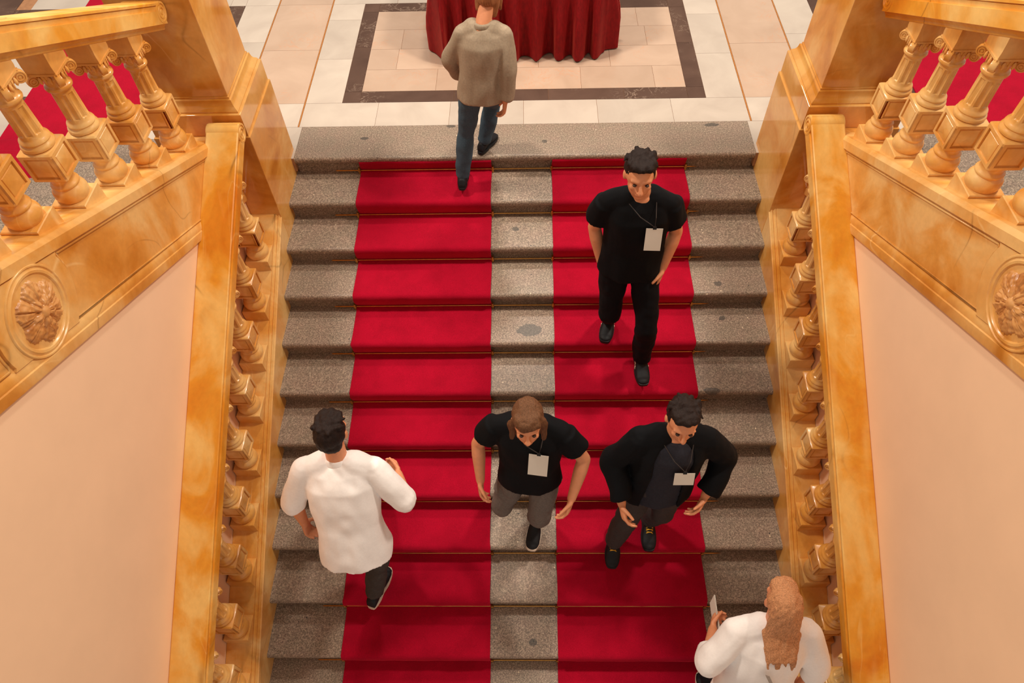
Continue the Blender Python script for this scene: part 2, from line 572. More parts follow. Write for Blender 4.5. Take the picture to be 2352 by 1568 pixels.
# beyond the frame: white band behind it
for a, b in zip(xs, xs[1:]):
    tile('white_tile', a, b, Y3, 2.40, 'tile_white')
    tile('pink_tile', a, b, 2.40, 3.1, 'tile_pink')
    tile('white_tile', a, b, 3.1, 3.8, 'tile_white')
for s in (-1, 1):
    def st(name, x0, x1, y0, y1, mat):
        a, b = sorted((s * x0, s * x1))
        return tile(name, a, b, y0, y1, mat)
    for a, b in ((YB, 1.235), (1.235, 1.83), (1.83, Y3)):
        st('white_tile', FO, XL - 0.006, a, b, 'tile_white')
    st('brass_strip', XL - 0.005, XL + 0.005, YA, 3.8, 'brass_strip')
    st('white_tile', 1.701, 2.20, -0.02, YA, 'tile_white')
    st('white_tile', XL + 0.006, 2.222, YA, YB, 'tile_white')
    for a, b in ((YB, 1.372), (1.372, 2.092), (2.092, 2.8), (2.8, 3.8)):
        st('pink_tile', XL + 0.006, 2.222, a, b, 'tile_pink')
    st('brass_strip', 2.223, 2.233, YA, 3.8, 'brass_strip')
    for a, b in ((YA, 0.70), (0.70, 1.50), (1.50, 2.092), (2.092, 2.9), (2.9, 3.8)):
        st('white_tile', 2.234, 2.536, a, b, 'tile_white')
    # side bay with its own dark frame
    for a, b in ((2.536, 2.676), (4.536, 4.676)):
        st('frame_strip', a, b, Y0, 1.4, 'tile_dark')
        st('frame_strip', a, b, 1.4, Y3, 'tile_dark')
    for a, b in ((2.676, 3.3), (3.3, 3.92), (3.92, 4.536)):
        st('frame_strip', a, b, Y0, Y1, 'tile_dark')
        st('frame_strip', a, b, Y2, Y3, 'tile_dark')
        for c, d in ((Y1, 1.367), (1.367, Y2)):
            st('pink_tile', a, b, c, d, 'tile_white')
        st('white_tile', a, b, 0.03, Y0, 'tile_white')
        st('white_tile', a, b, Y3, 3.0, 'tile_white')
        st('white_tile', a, b, 3.0, 3.8, 'tile_white')
    st('white_tile', 2.536, 2.676, 0.03, Y0, 'tile_white')
    st('white_tile', 2.536, 2.676, Y3, 3.8, 'tile_white')
    st('frame_strip', 4.676, 5.4, Y3 - 0.3, 3.8, 'tile_dark')
    st('white_tile', 4.536, 5.4, 0.03, Y0, 'tile_white')
    st('white_tile', 4.676, 5.4, Y0, Y3 - 0.3, 'tile_white')

# ------------------------------------------------------------------ balusters
A_, B_, W_ = 0.079, 0.075, 0.063
ZT, Z2, Z3, Z4, ZS = 0.053, 0.186, 0.334, 0.652, 0.722
def turned(mb, sl):
    # square base, foot following the slope
    q = []
    for sx, sy in ((-1, -1), (1, -1), (1, 1), (-1, 1)):
        q.append((sx, sy))
    mb.rings([[(sx * A_, sy * A_, sl * sy * A_ - 0.004) for sx, sy in q], [(sx * A_, sy * A_, ZT - 0.004) for sx, sy in q], [(sx * (A_ - 0.004), sy * (A_ - 0.004), ZT) for sx, sy in q]])
    mb.lathe([(0.066, ZT - 0.004), (0.0725, 0.060), (0.0755, 0.072), (0.0760, 0.084), (0.0735, 0.097), (0.0665, 0.110), (0.060, 0.117), (0.0575, 0.121), (0.0615, 0.126), (0.0625, 0.132),
              (0.0600, 0.138), (0.0520, 0.144), (0.0490, 0.154), (0.0500, 0.166), (0.0570, 0.178), (0.0600, 0.187)], 36)
def fluted(mb):
    prof = [(0.060, Z3 - 0.003), (0.0700, 0.339), (0.0715, 0.347), (0.0690, 0.355), (0.0630, 0.360), (0.0610, 0.365), (0.0640, 0.371), (0.0620, 0.378), (0.0555, 0.384), (0.0515, 0.392),
            (0.0500, 0.404), (0.0499, 0.408), (0.0470, 0.530), (0.0469, 0.534), (0.0465, 0.546), (0.0500, 0.551), (0.0570, 0.556), (0.0595, 0.564), (0.0575, 0.572), (0.0510, 0.577), (0.0475, 0.584), (0.0490, 0.602)]
    seg = 64
    rings = []
    for r, z in prof:
        ring = []
        for i in range(seg):
            rr = r
            if 0.407 < z < 0.531 and (i % 8) in (2, 3, 4, 5, 6):
                rr -= (0.0045, 0.0065, 0.0070, 0.0065, 0.0045)[(i % 8) - 2]
            t = 2 * math.pi * (i + 0.0) / seg + math.pi / 8 * 0.0
            ring.append((rr * math.cos(t), rr * math.sin(t), z))
        rings.append(ring)
    mb.rings(rings)
def dado(mb):
    b, c = B_, 0.010
    # body with chamfered upright edges
    def oct_(bb, cc, z):
        return [(bb - cc, -bb, z), (bb, -bb + cc, z), (bb, bb - cc, z), (bb - cc, bb, z), (-bb + cc, bb, z), (-bb, bb - cc, z), (-bb, -bb + cc, z), (-bb + cc, -bb, z)]
    core = b - 0.009
    mb.rings([oct_(core, 0.002, Z2 + 0.004), oct_(core, 0.002, Z3 - 0.004)])
    mb.rings([oct_(b - 0.012, 0.006, Z2 - 0.004), oct_(b, 0.006, Z2 + 0.008), oct_(b, 0.006, Z2 + 0.020), oct_(core - 0.002, 0.004, Z2 + 0.0201)])
    mb.rings([oct_(core - 0.002, 0.004, Z3 - 0.0201), oct_(b, 0.006, Z3 - 0.020), oct_(b, 0.006, Z3 - 0.006), oct_(b - 0.006, 0.006, Z3)])
    # corner stiles and raised fielded panel on every face
    for k in range(4):
        R = Matrix.Rotation(k * math.pi / 2, 3, 'Z')
        z0, z1 = Z2 + 0.018, Z3 - 0.018
        for s in (-1, 1):
            q = [(s * (b - 0.022), -b), (s * (b - 0.006), -b), (s * b, -b + 0.006), (s * b, -b + 0.014), (s * (b - 0.022), -b + 0.014)]
            v = [R @ Vector((x, y, z)) for z in (z0, z1) for x, y in q]
            n = len(q)
            mb.add(v, [(i, (i + 1) % n, n + (i + 1) % n, n + i) for i in range(n)] + [tuple(range(n)), tuple(range(2 * n - 1, n - 1, -1))])
        x0, x1 = -b + 0.028, b - 0.028
        z0, z1 = Z2 + 0.028, Z3 - 0.028
        fr = -core + 0.001
        zc = (z0 + z1) / 2
        i_ = 0.004
        v = [(x0, fr, z0), (x1, fr, z0), (x1, fr, z1), (x0, fr, z1)]
        v += [(x0 + i_, -b + 0.004, z0 + i_), (x1 - i_, -b + 0.004, z0 + i_), (x1 - i_, -b + 0.004, z1 - i_), (x0 + i_, -b + 0.004, z1 - i_)]
        v += [(-0.003, -b - 0.002, zc - 0.003), (0.003, -b - 0.002, zc - 0.003), (0.003, -b - 0.002, zc + 0.003), (-0.003, -b - 0.002, zc + 0.003)]
        v = [R @ Vector(p) for p in v]
        mb.add(v, [(0, 1, 5, 4), (1, 2, 6, 5), (2, 3, 7, 6), (3, 0, 4, 7), (4, 5, 9, 8), (5, 6, 10, 9), (6, 7, 11, 10), (7, 4, 8, 11), (8, 9, 10, 11), (3, 2, 1, 0)])
def capital(mb, sl):
    mb.lathe([(0.046, 0.594), (0.050, 0.604), (0.058, 0.618), (0.0615, 0.630), (0.0600, 0.642), (0.054, 0.648)], 32)
    # egg and dart between the volutes
    for k in range(4):
        R = Matrix.Rotation(k * math.pi / 2, 3, 'Z')
        for x, rr, hh in ((-0.022, 0.0085, 0.018), (0, 0.0045, 0.019), (0.022, 0.0085, 0.018)):
            ring = []
            for j in range(5):
                t = math.pi * j / 4
                zz = 0.622 + hh * -math.cos(t)
                rad = max(0.0008, rr * math.sin(t))
                ring.append([R @ Vector((x + rad * math.cos(2 * math.pi * i / 8), -0.062 + rad * 0.8 * math.sin(2 * math.pi * i / 8), zz)) for i in range(8)])
            mb.rings(ring)
    # four corner volutes: scrolled discs set across the diagonals
    for k in range(4):
        ang = math.pi / 4 + k * math.pi / 2
        rad = Vector((math.cos(ang), math.sin(ang), 0))
        tan = Vector((-math.sin(ang), math.cos(ang), 0))
        c = rad * 0.083 + Vector((0, 0, 0.622))
        prof = [(0.0005, 0.0135), (0.005, 0.0135), (0.0065, 0.0105), (0.0095, 0.0105), (0.011, 0.0145), (0.0150, 0.0145), (0.0165, 0.0105), (0.0185, 0.0105), (0.020, 0.0140), (0.0245, 0.0135), (0.0260, 0.0100)]
        prof = prof + [(r, -t) for r, t in reversed(prof)]
        rings = []
        for r, t in prof:
            rings.append([c + tan * t + (rad * math.cos(2 * math.pi * i / 20) + Vector((0, 0, 1)) * math.sin(2 * math.pi * i / 20)) * r for i in range(20)])
        mb.rings(rings)
        # scroll band running back to the abacus
        a0, a1 = rad * 0.050, rad * 0.090
        v = []
        for p in (a0, a1):
            for t in (-0.011, 0.011):
                for z in (0.640, 0.652):
                    v.append(p + tan * t + Vector((0, 0, z)))
        mb.add(v, [(0, 1, 3, 2), (4, 6, 7, 5), (0, 4, 5, 1), (2, 3, 7, 6), (0, 2, 6, 4), (1, 5, 7, 3)])
    # abacus and sloping impost block
    q = [(-1, -1), (1, -1), (1, 1), (-1, 1)]
    a = W_ + 0.004
    mb.rings([[(sx * a, sy * a, 0.646) for sx, sy in q], [(sx * a, sy * a, 0.655) for sx, sy in q]])
    q = [(-1, -1), (1, -1), (1, -0.5), (1, 0), (1, 0.5), (1, 1), (-1, 1), (-1, 0.5), (-1, 0), (-1, -0.5)]
    rings = []
    for t in (0.0, 0.35, 0.7, 1.0):
        g = 1.0 + 0.05 * math.sin(t * math.pi * 1.3) + 0.04 * t
        rings.append([(sx * W_ * (1 + 0.02 * t), sy * W_ * g, 0.654 + (ZS + 0.012 + sl * sy * W_ - 0.654) * t) for sx, sy in q])
    mb.rings(rings)

BAL = {}
for key, sl in (('c', M), ('r', -M)):
    b = MB(); turned(b, sl)
    d = MB(); dado(d)
    fl = MB(); fluted(fl)
    c = MB(); capital(c, sl)
    BAL[key] = []
    for nm, m_ in (('baluster', b), ('dado_block', d), ('shaft', fl), ('capital', c)):
        me = mesh(nm, m_.v, m_.f)
        me.materials.append(MAT['marble'])
        sharp(me, 0.65)
        BAL[key].append(me)
def place_baluster(parent, key, loc):
    me = BAL[key]
    o = link('baluster', me[0], None, parent)
    o.location = loc
    for nm, m_ in (('dado_block', me[1]), ('shaft', me[2]), ('capital', me[3])):
        link(nm, m_, None, o)
    return o

def sweep(prof, y0, y1, zf, n=2):
    """profile (x, h) swept along y; z = h + zf(y), upright end cuts"""
    rings = []
    for i in range(n):
        y = y0 + (y1 - y0) * i / (n - 1)
        rings.append([(x, y, h_ + zf(y)) for x, h_ in prof])
    return rings

def rail_profile(cx, soff, top, side):
    t = top - soff
    half = [(0.066, soff), (0.070, soff + 0.006), (0.072, soff + 0.016), (0.080, soff + 0.026), (0.083, soff + 0.036), (0.100, soff + 0.037), (0.100, soff + 0.112 * t / 0.162),
            (0.091, soff + 0.1125 * t / 0.162), (0.091, soff + 0.116 * t / 0.162), (0.096, soff + 0.138 * t / 0.162), (0.091, soff + 0.1395 * t / 0.162), (0.091, soff + 0.143 * t / 0.162), (0.100, soff + 0.144 * t / 0.162), (0.100, top - 0.005), (0.094, top)]
    return [(cx + x, z) for x, z in half] + [(cx - x, z) for x, z in reversed(half)]

def scroll(cx, y, z, half, r):
    """rolled rail end: scroll cylinder across the rail with a spiral on each cheek"""
    mb = MB()
    seg = 28
    prof = [(0.0006, half + 0.004), (r * 0.20, half + 0.004), (r * 0.26, half - 0.002), (r * 0.36, half - 0.002), (r * 0.42, half + 0.004), (r * 0.56, half + 0.004), (r * 0.62, half - 0.002),
            (r * 0.72, half - 0.002), (r * 0.78, half + 0.004), (r * 0.96, half + 0.003), (r, half - 0.004)]
    prof += [(a, -b) for a, b in reversed(prof)]
    mb.rings([[(cx + t, y + a * math.cos(2 * math.pi * i / seg), z + a * math.sin(2 * math.pi * i / seg)) for i in range(seg)] for a, t in prof])
    return mb

CX, RX = 1.841, 2.035             # centre lines of the lower and the returning balustrades
HP = 0.18                         # plinth surface above nosing line
def zn(y):                        # nosing line of the central flight
    return (y + 0.025) * M
def zr(y):                        # plinth surface of the returning flights
    return 0.344 - M * y
Y_END = -4.35
for s in (-1, 1):
    # ------------- lower balustrade
    root = tag(empty('balustrade', (s * CX, -2.4, zn(-2.4) - 0.2)), 'low orange marble balustrade along the central stairs, beside the %s' % ('dark-haired climber in white' if s < 0 else 'long-haired climber in white'), 'balustrade', 'balustrades lining the central stairs')
    inv = Matrix.Translation(-Vector(root.location))
    def under(o):
        o.matrix_parent_inverse = inv
        return o
    pf = [(HW, -0.62), (HW, 0.135), (HW - 0.004, 0.139), (HW - 0.004, 0.147), (HW + 0.004, 0.150), (HW + 0.008, 0.163), (HW + 0.013, 0.171), (HW + 0.019, 0.163), (HW + 0.024, 0.163), (HW + 0.030, 0.178),
          (HW + 0.036, 0.178), (HW + 0.040, 0.172), (HW + 0.043, HP), (1.928, HP), (1.928, -0.62)]
    b = MB(); b.rings(sweep([(s * x, h_) for x, h_ in pf], -0.524, Y_END, zn))
    under(b.build('plinth', MAT['marble'], root, False, 0, 0.5))
    b = MB(); b.rings(sweep(rail_profile(s * 1.829, HP + ZS - 0.03, HP + 0.845, s), -0.585, Y_END, zn))
    hr = under(b.build('handrail', MAT['marble_rail'], root, False, 0, 0.5))
    under(scroll(s * 1.829, -0.588, zn(-0.588) + HP + 0.845 - 0.064, 0.098, 0.062).build('volute', MAT['marble_rail'], hr, False, 0, 0.6))
    for o in root.children_recursive:
        if o.name.startswith('volute'):
            o.matrix_parent_inverse = Matrix.Identity(4)
    k = 0
    while True:
        y = -0.815 - k * 0.3165
        if y < Y_END + 0.1:
            break
        place_baluster(root, 'c', Vector((s * CX, y, zn(y) + HP)) - Vector(root.location))
        k += 1
    # ------------- returning balustrade above the wall
    root = tag(empty('balustrade', (s * RX, -2.0, zr(-2.0) - 0.55)), 'orange marble balustrade with carved rosette above the peach wall next to the %s' % ('dark-haired climber' if s < 0 else 'long-haired climber'), 'balustrade', 'balustrades of the returning upper flights')
    inv = Matrix.Translation(-Vector(root.location))
    WX = 1.930                      # wall face
    pf = [(WX - 0.006, -0.555), (WX - 0.006, -0.02), (WX - 0.012, -0.018), (RX + 0.115, -0.02), (RX + 0.115, -0.555)]
    # string slab with its top moulding
    pf = [(WX - 0.004, -0.540), (WX - 0.004, -0.09), (WX - 0.010, -0.085), (WX - 0.012, -0.078), (WX - 0.022, -0.072), (WX - 0.022, -0.022), (WX - 0.010, -0.006), (WX - 0.002, 0.0), (RX + 0.10, 0.0), (RX + 0.115, -0.02), (RX + 0.115, -0.540)]
    b = MB(); b.rings(sweep([(s * x, h_) for x, h_ in pf], -0.455, Y_END, zr))
    stg = b.build('string', MAT['marble'], root, False, 0, 0.5)
    stg.matrix_parent_inverse = inv
    # bottom moulding of the string
    pf = [(WX - 0.003, -0.540), (WX - 0.020, -0.540), (WX - 0.022, -0.532), (WX - 0.022, -0.488), (WX - 0.016, -0.484), (WX - 0.018, -0.470), (WX - 0.012, -0.448), (WX - 0.008, -0.438), (WX - 0.003, -0.434)]
    b = MB(); b.rings(sweep([(s * x, h_) for x, h_ in pf], -0.524, Y_END, zr))
    o = b.build('base_moulding', MAT['marble'], root, False, 0, 0.5); o.matrix_parent_inverse = inv
    # rosette field: raised ground between two panels, with circle moulding and carved flower
    ry, rz = -2.452, 1.290
    R0 = 0.255
    def band_z(y, c):
        return zr(y) + c
    top, bot = -0.080, -0.440
    pts_r, pts_l = [], []
    for i in range(25):
        t = math.radians(-75 + 150 * i / 24)
        y, z = ry + R0 * math.cos(t), rz + R0 * math.sin(t)
        if bot < z - zr(y) < top:
            pts_r.append((y, z))
        y2, z2 = ry - R0 * math.cos(t), rz + R0 * math.sin(t)
        if bot < z2 - zr(y2) < top:
            pts_l.append((y2, z2))
    y_a, y_b = pts_r[-1][0] + 0.02, pts_l[-1][0] + 0.01
    poly = pts_r + [(pts_r[-1][0] + 0.012, band_z(pts_r[-1][0] + 0.012, top)), (pts_l[-1][0] - 0.012, band_z(pts_l[-1][0] - 0.012, top))] + pts_l[::-1] + \
        [(pts_l[0][0] - 0.012, band_z(pts_l[0][0] - 0.012, bot)), (pts_r[0][0] + 0.012, band_z(pts_r[0][0] + 0.012, bot))]
    n = len(poly)
    b = MB()
    b.add([(s * (WX - 0.002), y, z) for y, z in poly] + [(s * (WX - 0.018), y, z) for y, z in poly],
          [(i, (i + 1) % n, n + (i + 1) % n, n + i) for i in range(n)] + [tuple(range(n)), tuple(range(2 * n - 1, n - 1, -1))])
    o = b.build('rosette_ground', MAT['marble'], root); o.matrix_parent_inverse = inv
    # beads edging the two sunk panels
    for pts, ye in ((pts_r, -0.535), (pts_l, Y_END + 0.02)):
        e0, e1 = pts[0], pts[-1]
        o1 = 0.012 if ye > ry else -0.012
        line = [(ye, band_z(ye, bot + 0.012)), (e0[0] + o1 * 2, band_z(e0[0] + o1 * 2, bot + 0.012))] + [(y + o1, z) for y, z in pts[1:-1]] + [(e1[0] + o1 * 2, band_z(e1[0] + o1 * 2, top - 0.014)), (ye, band_z(ye, top - 0.014))]
        b = MB(); b.tube([(s * (WX - 0.006), y, z) for y, z in line], 0.0055, 8)
        o = b.build('panel_bead', MAT['marble'], root, True); o.matrix_parent_inverse = inv
    def disc_rings(prof, seg=48):
        return [[(s * (WX - 0.016 - t), ry + r * math.cos(2 * math.pi * i / seg), rz + r * math.sin(2 * math.pi * i / seg)) for i in range(seg)] for r, t in prof]
    b = MB()
    b.rings(disc_rings([(0.190, -0.004), (0.190, 0.004), (0.186, 0.009), (0.180, 0.009), (0.176, 0.004), (0.172, 0.005), (0.165, 0.011), (0.155, 0.010), (0.149, 0.003), (0.147, -0.003), (0.147, -0.004), (0.147, -0.01)]))
    o = b.build('ring_moulding', MAT['marble'], root, False, 0, 0.7); o.matrix_parent_inverse = inv
    # carved flower: ruffled relief grid in polar coordinates
    b = MB()
    nr_, na = 44, 180
    rings = []
    for i in range(nr_ + 1):
        rr = 0.006 + (0.137 - 0.006) * i / nr_
        ring = []
        u = i / nr_
        for j in range(na):
            t = 2 * math.pi * j / na
            def leaf(nl, ph0, u0, u1, amp, serr):
                # one whorl of nl veined, ruffled leaves between radii u0 and u1
                a_ = ((t + ph0) * nl / (2 * math.pi)) % 1.0 - 0.5
                w_ = 1.0 - (2 * abs(a_)) ** 2.2
                tip = u0 + (u1 - u0) * (0.60 + 0.40 * w_ - 0.07 * abs(math.sin(a_ * serr)))
                if u > tip or w_ <= 0:
                    return 0.0
                x_ = max(0.0, (u - u0 * 0.6) / (tip - u0 * 0.6))
                body = (0.35 + 0.65 * math.sin(math.pi * min(1.0, 0.15 + 0.75 * x_))) * min(1.0, w_ * 1.6)
                rib = 0.22 * abs(math.sin(a_ * serr * 0.5 + 0.5)) * x_
                return amp * max(0.0, body - rib - (0.35 if abs(a_) < 0.025 else 0.0))
            hgt = max(leaf(6, 0.3, 0.30, 1.0, 0.030, 18.0), leaf(6, 0.82, 0.22, 0.86, 0.024, 16.0))
            hgt = max(hgt, 0.016 + leaf(5, 0.1, 0.10, 0.50, 0.022, 12.0) if leaf(5, 0.1, 0.10, 0.50, 0.022, 12.0) > 0 else 0.0)
            if u < 0.17:
                hgt = max(hgt, 0.030 + 0.014 * math.cos(u / 0.17 * math.pi / 2))
            hgt += 0.005 * noise.noise(Vector((rr * 60 * math.cos(t), rr * 60 * math.sin(t), 2.0 + s))) * min(1, u * 4)
            ring.append((s * (WX - 0.014 - max(0.0, hgt)), ry + rr * math.cos(t), rz + rr * math.sin(t)))
        rings.append(ring)
    b.rings(rings)
    o = b.build('rosette', MAT['marble_rosette'], root, True); o.matrix_parent_inverse = inv
    # handrail
    b = MB(); b.rings(sweep(rail_profile(s * RX, ZS, 0.880, s), -0.50, Y_END, zr))
    hr = b.build('handrail', MAT['marble_rail'], root, False, 0, 0.5); hr.matrix_parent_inverse = inv
    vo = scroll(s * RX, -0.515, zr(-0.515) + 0.880 - 0.056, 0.099, 0.056).build('volute', MAT['marble_rail'], hr, False, 0, 0.6)
    k = 0
    while True:
        y = -0.810 - k * 0.317
        if y < Y_END + 0.1:
            break
        place_baluster(root, 'r', Vector((s * RX, y, zr(y))) - Vector(root.location))
        k += 1
    # ------------- pier between both
    px = 2.028
    pr = tag(empty('pier', (s * px, -0.217, -0.75)), 'tall square orange marble pier nearer the person in %s' % ('grey-beige jacket' if s < 0 else 'striped sneakers'), 'pier', 'marble piers at the stair head')
    b = MB()
    b.box(-0.308, 0.308, -0.308, 0.308, 0.0, 0.75 + 0.597)
    b.build('pedestal', MAT['marble_pier'], pr, False, 0.004)
    b = MB()
    q = [(-1, -1), (1, -1), (1, 1), (-1, 1)]
    def sq(e, z):
        return [(sx * e, sy * e, z) for sx, sy in q]
    z0 = 0.75
    b.rings([sq(0.300, z0 + 0.596), sq(0.297, z0 + 0.600), sq(0.297, z0 + 0.755), sq(0.291, z0 + 0.760), sq(0.283, z0 + 0.762), sq(0.283, z0 + 0.770), sq(0.278, z0 + 0.778), sq(0.266, z0 + 0.788),
             sq(0.258, z0 + 0.802), sq(0.254, z0 + 0.818), sq(0.252, z0 + 0.832), sq(0.243, z0 + 0.836), sq(0.243, z0 + 0.848), sq(0.230, z0 + 0.852)])
    b.build('base_moulding', MAT['marble_pier'], pr, False, 0, 0.5)
    b = MB()
    b.box(-0.238, 0.238, -0.238, 0.238, z0 + 0.845, z0 + 1.95)
    b.build('shaft', MAT['marble_pier'], pr, False, 0.004)
    b = MB()
    b.rings([sq(0.238, z0 + 1.94), sq(0.262, z0 + 1.96), sq(0.27, z0 + 1.99), sq(0.30, z0 + 2.02), sq(0.30, z0 + 2.07), sq(0.29, z0 + 2.08)])
    b.build('cap', MAT['marble_pier'], pr, False, 0, 0.5)

    # ------------- peach wall under the returning flight
    side = 'left' if s < 0 else 'right'
    poly = [(-0.53, -2.9), (-0.53, zr(-0.53) - 0.53), (-5.2, zr(-5.2) - 0.53), (-5.2, -2.9)]
    v = [(s * WX, y, z) for y, z in poly] + [(s * (WX + 0.215), y, z) for y, z in poly]
    b = MB()
    b.add(v, [(0, 1, 2, 3), (7, 6, 5, 4), (0, 4, 5, 1), (1, 5, 6, 2), (2, 6, 7, 3), (3, 7, 4, 0)])
    struct(b.build('wall_' + side, MAT['wall']))

    # ------------- returning flight
    rt = tag(empty('staircase', (s * 3.6, -1.0, 0.0)), 'granite side stairs rising behind the rosette balustrade, %s' % ('on the dark-haired climber side' if s < 0 else 'on the long-haired climber side'), 'staircase', 'returning side stairs')
    inv = Matrix.Translation(-Vector(rt.location))
    for k in range(1, 14):
        z = k * H
        ny = 0.045 - (k - 1) * D
        prof = nose_profile(-ny, z, -(ny - 0.04), -(ny - D - 0.06))
        prof = [(-y, zz) for y, zz in prof]
        xi = 2.338 if k == 1 else 2.152
        v, f = extrude_x(prof, min(s * xi, s * 4.95), max(s * xi, s * 4.95))
        me = mesh('step', v, f)
        o = link('step', me, MAT['granite'], rt)
        o.matrix_parent_inverse = inv
        sharp(me, 0.6)
    T = 0.009
    path = [(3.7, T), (2.6, T), (1.6, T), (0.8, T), (0.25, T), (0.06, T), (0.034, T + 0.006), (0.022, T + 0.03)]
    for k in range(1, 14):
        z = k * H
        ny = 0.045 - (k - 1) * D
        path += [(ny - 0.02, z - 0.11), (ny + 0.004, z - 0.07), (ny + 0.013, z - 0.03)]
        for a in range(5):
            t = a / 4 * math.pi / 2
            path.append((ny - 0.02 + 0.032 * math.cos(t), z - 0.022 + 0.032 * math.sin(t)))
        path += [(ny - 0.12, z + T), (ny - D + 0.02, z + T), (ny - D - 0.025, z + T + 0.006), (ny - D - 0.032, z + 0.03)]
    outn = outward(path, 1)
    if outn[1][1] < 0:
        outn = outward(path, -1)
    x0, x1 = sorted((s * 3.06, s * 4.03))
    v, f = ribbon(path, x0, x1, 0.008, 0.002, 6, 7.0 + s)
    o = link('carpet_runner', mesh('carpet_runner', v, f), MAT['carpet'])
    sharp(o.data, 1.0)
    tag(o, 'red carpet on the pale landing leading to the side stairs nearer the %s' % ('beige jacket' if s < 0 else 'striped sneakers'), 'carpet', 'red carpets of the side stairs')

# ------------------------------------------------------------------ table with velvet cloth
tb = tag(empty('table', (-0.005, 1.60, 0)), 'rectangular table hidden under the red velvet cloth on the landing', 'table')
b = MB(); b.box(-0.66, 0.66, -0.32, 0.32, 0.72, 0.75)
WOOD = plain('table_wood', lin((120, 80, 50)), 0.5)
b.build('tabletop', WOOD, tb)
for sx in (-1, 1):
    for sy in (-1, 1):
        b = MB(); b.box(sx * 0.60 - 0.02, sx * 0.60 + 0.02, sy * 0.27 - 0.02, sy * 0.27 + 0.02, 0.0, 0.72)
        b.build('leg', WOOD, tb)
def drape():
    a, c = 0.672, 0.335
    N = 420
    per = 4 * (a + c)
    def base(t):
        d = t * per
        if d < 2 * a: return (-a + d, -c), (0, -1)
        d -= 2 * a
        if d < 2 * c: return (a, -c + d), (1, 0)
        d -= 2 * c
        if d < 2 * a: return (a - d, c), (0, 1)
        d -= 2 * a
        return (-a, c - d), (-1, 0)
    rings = []
    zs = [0.757, 0.758, 0.74, 0.68, 0.6, 0.5, 0.4, 0.3, 0.2, 0.12, 0.05, 0.012]
    for zi, z in enumerate(zs):
        ring = []
        dep = max(0.0, min(1.0, (0.75 - z) / 0.5))
        for i in range(N):
            t = i / N
            (x, y), (nx, ny) = base(t)
            if zi == 0:
                ring.append((x * 0.97, y * 0.97, z))
                continue
            ph = t * per
            fold = math.sin(ph * 42 + 2.2 * math.sin(ph * 4.1) + 0.5 * noise.noise(Vector((ph * 3, z * 1.5, 1)))) 
            f2 = math.sin(ph * 17 + 1.3 + 0.8 * math.sin(ph * 2.3))
            off = 0.016 + dep * (0.060 + 0.052 * math.copysign(abs(fold) ** 0.8, fold) + 0.020 * f2)
            zz = z
            if zi == len(zs) - 1:
                zz = 0.012 + 0.014 * max(0, noise.noise(Vector((ph * 4, 0.3, 5))))
            tx = dep * 0.012 * math.cos(ph * 42)
            ring.append((x + nx * off + (-ny) * tx, y + ny * off + nx * tx, zz))
        rings.append(ring)
    mb = MB()
    mb.rings(rings, cap=False)
    n = N
    mb.f.append(tuple(range(n)))
    return mb
dc = drape()
o = dc.build('tablecloth', MAT['velvet'], None, True)
o.location = (-0.005, 1.60, 0)
tag(o, 'dark red velvet cloth hanging in deep folds over the landing table', 'tablecloth')

